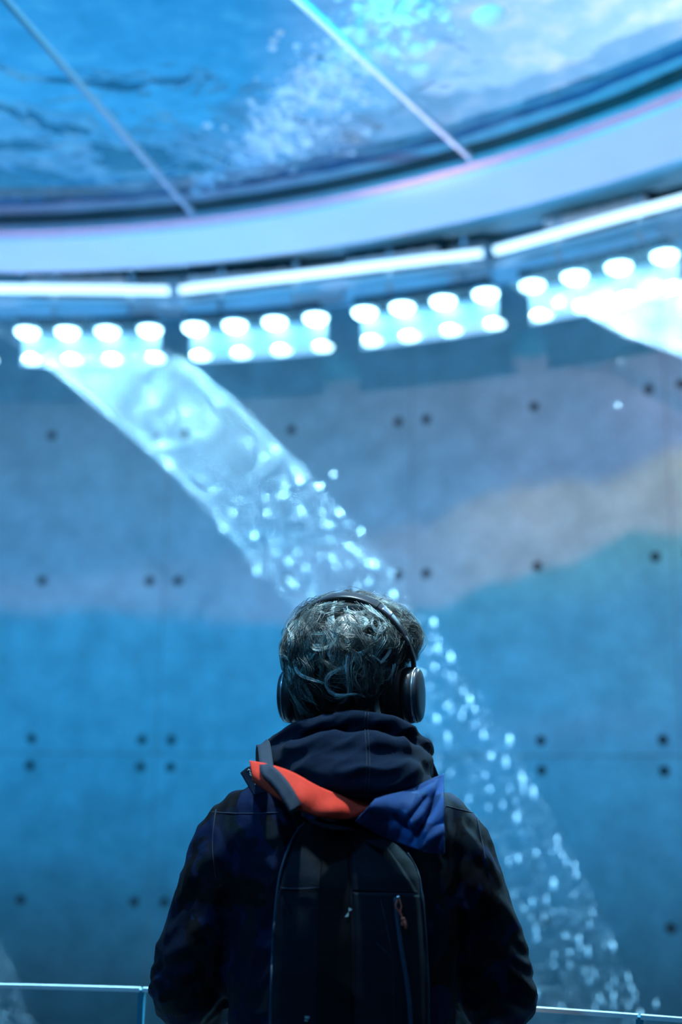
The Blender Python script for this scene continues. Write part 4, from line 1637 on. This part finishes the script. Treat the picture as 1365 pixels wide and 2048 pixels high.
rings = []
for i, y in enumerate([1628, 1634, 1644, 1660, 1685, 1715, 1750, 1800, 1860, 1930, 2000, 2060, 2140, 2220, 2270, 2290]):
    if y < 1650:
        f = (y - 1626) / 24
        xl, xr = 655 - 50 * f ** .5, 655 + 40 * f ** .5
    else:
        xl, xr = xat(Ls, y), xat(Rs, y)
    dep = float(np.interp(y, [1628, 1660, 1750, 1900, 2290], [.030, .062, .105, .125, .12]))
    Yb = 2.135
    pl, pr2 = P(xl, y, Yb - dep * .55), P(xr, y, Yb - dep * .55)
    rings.append([Vector((v.x, v.y, (pl.z + pr2.z) / 2)) for v in se_ring((pl.x + pr2.x) / 2, Yb - dep * .5, 0, (pr2.x - pl.x) / 2, dep * .5 + .01, 2.6, 48)])
bmx = MB().loft(rings)


def bagfold(p, n):
    return n * (.003 * noise.noise(Vector((p.x * 20, p.y * 10, p.z * 6))) - .004 * abs(noise.noise(Vector((p.x * 16 + p.z * 8, 0, p.z * 15)))))


shell = obj('shell', remesh(bmx, .006, 5, bagfold), M['bag'], bag)
bb = bvh(shell)


def patch(name, poly_l, poly_r, m_, off, nu=14, nv=26, parent=None, th=.003):
    Lp, Rp = rs2(poly_l, nv), rs2(poly_r, nv)
    grid = []
    for i in range(nv):
        row = []
        for j_ in range(nu):
            u = j_ / (nu - 1)
            row.append((Lp[i][0] * (1 - u) + Rp[i][0] * u, Lp[i][1] * (1 - u) + Rp[i][1] * u))
        grid.append(drape([bb], row, off))
    return obj(name, MB().sheet(grid, th), m_, parent or bag)


patch('front_panel', [(650, 1660), (640, 1760), (636, 1900), (632, 2080)], [(695, 1665), (700, 1760), (703, 1900), (705, 2080)], M['bagdark'], .0015)
patch('side_pocket', [(708, 1785), (710, 1900), (712, 2080)], [(838, 1790), (846, 1900), (850, 2080)], M['bag'], .003)
patch('pocket_flap', [(706, 1668), (704, 1720), (706, 1782)], [(770, 1690), (800, 1730), (836, 1786)], M['bag'], .0035)
# piping along the outer edges, seams
for pts, m_, r in (([(612, 1645), (592, 1668), (573, 1710), (559, 1760), (551, 1830), (545, 1920), (542, 2060)], 'piping', .0028),
                   ([(815, 1706), (836, 1745), (845, 1800), (852, 1880), (856, 1960), (857, 2060)], 'piping', .0020)):
    obj('piping', MB().tube(drape([bb], rs2(pts, 40), .0008, 2.08), r, 8), M[m_], bag)
for pts in ([(560, 1776), (600, 1778), (640, 1775)], [(706, 1786), (760, 1787), (838, 1788)], [(762, 1800), (775, 1860), (785, 1920), (788, 2048)], [(752, 1885), (776, 1906), (782, 1920)]):
    obj('bag_seam', MB().tube(drape([bb], rs2(pts, 24), .0035), .0012, 6), M['seam'], bag)
zc = rs2([(792, 1795), (796, 1840), (804, 1900), (814, 1960), (820, 2010), (823, 2060)], 30)
gr_ = [drape([bb], [(x - 4.5, y), (x, y), (x + 4.5, y)], .006) for x, y in zc]
zipper = obj('zipper', MB().sheet(gr_, .002), M['piping'], bag)
za = drape([bb], [(795, 1792), (797, 1798)], .010)
obj('zip_slider', MB().tube([za[0], za[1]], .0035, 8), M['silver'], zipper)
cordp = drape([bb], rs2([(795, 1800), (792, 1812), (797, 1822), (803, 1832), (805, 1842), (804, 1850), (812, 1848), (811, 1858)], 26), .011)
cord2 = drape([bb], rs2([(799, 1798), (803, 1812), (801, 1822), (804, 1832), (806, 1842), (810, 1838), (812, 1846)], 22), .013)
pull = obj('zip_pull', MB().tube(cordp, .0013, 8).tube(cord2, .0013, 8), M['cord'], zipper)
kt = drape([bb], [(806, 1838), (811, 1848), (812, 1858)], .013)
kn = MB()
kn.ball(kt[0], (.004, .003, .003), 10, 8)
kn.tube(kt, [.0022, .0026, .0022], 8)
obj('cord_knot', kn, M['cord'], pull)
# small printed marks
lg = MB()
for tri in ([(698, 1815), (698, 1823), (705, 1819)], [(698, 1824), (697, 1833), (690, 1834)]):
    q = drape([bb], tri, .0045)
    q2 = [p - ray(697, 1824).normalized() * .0004 for p in q]
    lg.add(q + q2, [(0, 1, 2), (5, 4, 3), (0, 3, 4, 1), (1, 4, 5, 2), (2, 5, 3, 0)])
obj('logo_mark', lg, M['print'], bag, False)
lg = MB()
for seg_ in ([(610, 2033), (619, 2034), (618, 2038)], [(610, 2036), (616, 2037)], [(609, 2041), (616, 2042)]):
    lg.tube(drape([bb], seg_, .003), .0006, 6)
obj('logo_tag', lg, M['print'], bag)
# haul loop and shoulder straps


def strap(pxs, width, trees, off, yfall, extra):
    cen = rs2(pxs, 24)
    pts = drape(trees, cen, off, yfall) + [Vector(e_) for e_ in extra]
    pts = resample(pts, 44)
    grid = []
    for i, p in enumerate(pts):
        t = (pts[min(i + 1, 43)] - pts[max(i - 1, 0)]).normalized()
        vdir = Vector((0, -1, .15)) if i < 24 else Vector((0, 0, 1))
        s1_ = t.cross(vdir).normalized()
        grid.append([p - s1_ * width / 2, p - s1_ * width / 4, p, p + s1_ * width / 4, p + s1_ * width / 2])
    return MB().sheet(grid, .006)


lb_ = bvh(lining)
st_l = obj('shoulder_strap', strap([(606, 1650), (592, 1618), (574, 1585), (556, 1560), (535, 1542)], .022, [lb_, jb, cb], .010, 2.08,
                                   [(-.128, 2.20, 1.575), (-.135, 2.27, 1.555), (-.13, 2.34, 1.50), (-.125, 2.388, 1.40), (-.125, 2.395, 1.25)]), M['webbing'], bag)
st_r = obj('shoulder_strap', strap([(800, 1700), (822, 1670), (842, 1640), (862, 1600), (872, 1575)], .022, [jb], .004, 2.12,
                                   [(.155, 2.20, 1.545), (.160, 2.27, 1.535), (.155, 2.34, 1.49), (.150, 2.388, 1.40), (.150, 2.395, 1.25)]), M['webbing'], bag)
hl = [P(632, 1640, 2.10), P(640, 1622, 2.07), P(665, 1616, 2.06), P(688, 1622, 2.07), P(696, 1640, 2.10)]
obj('haul_loop', MB().tube(resample(hl, 16), .004, 8), M['webbing'], bag)

for o in bpy.data.objects:
    if '_org' in o:
        del o['_org']
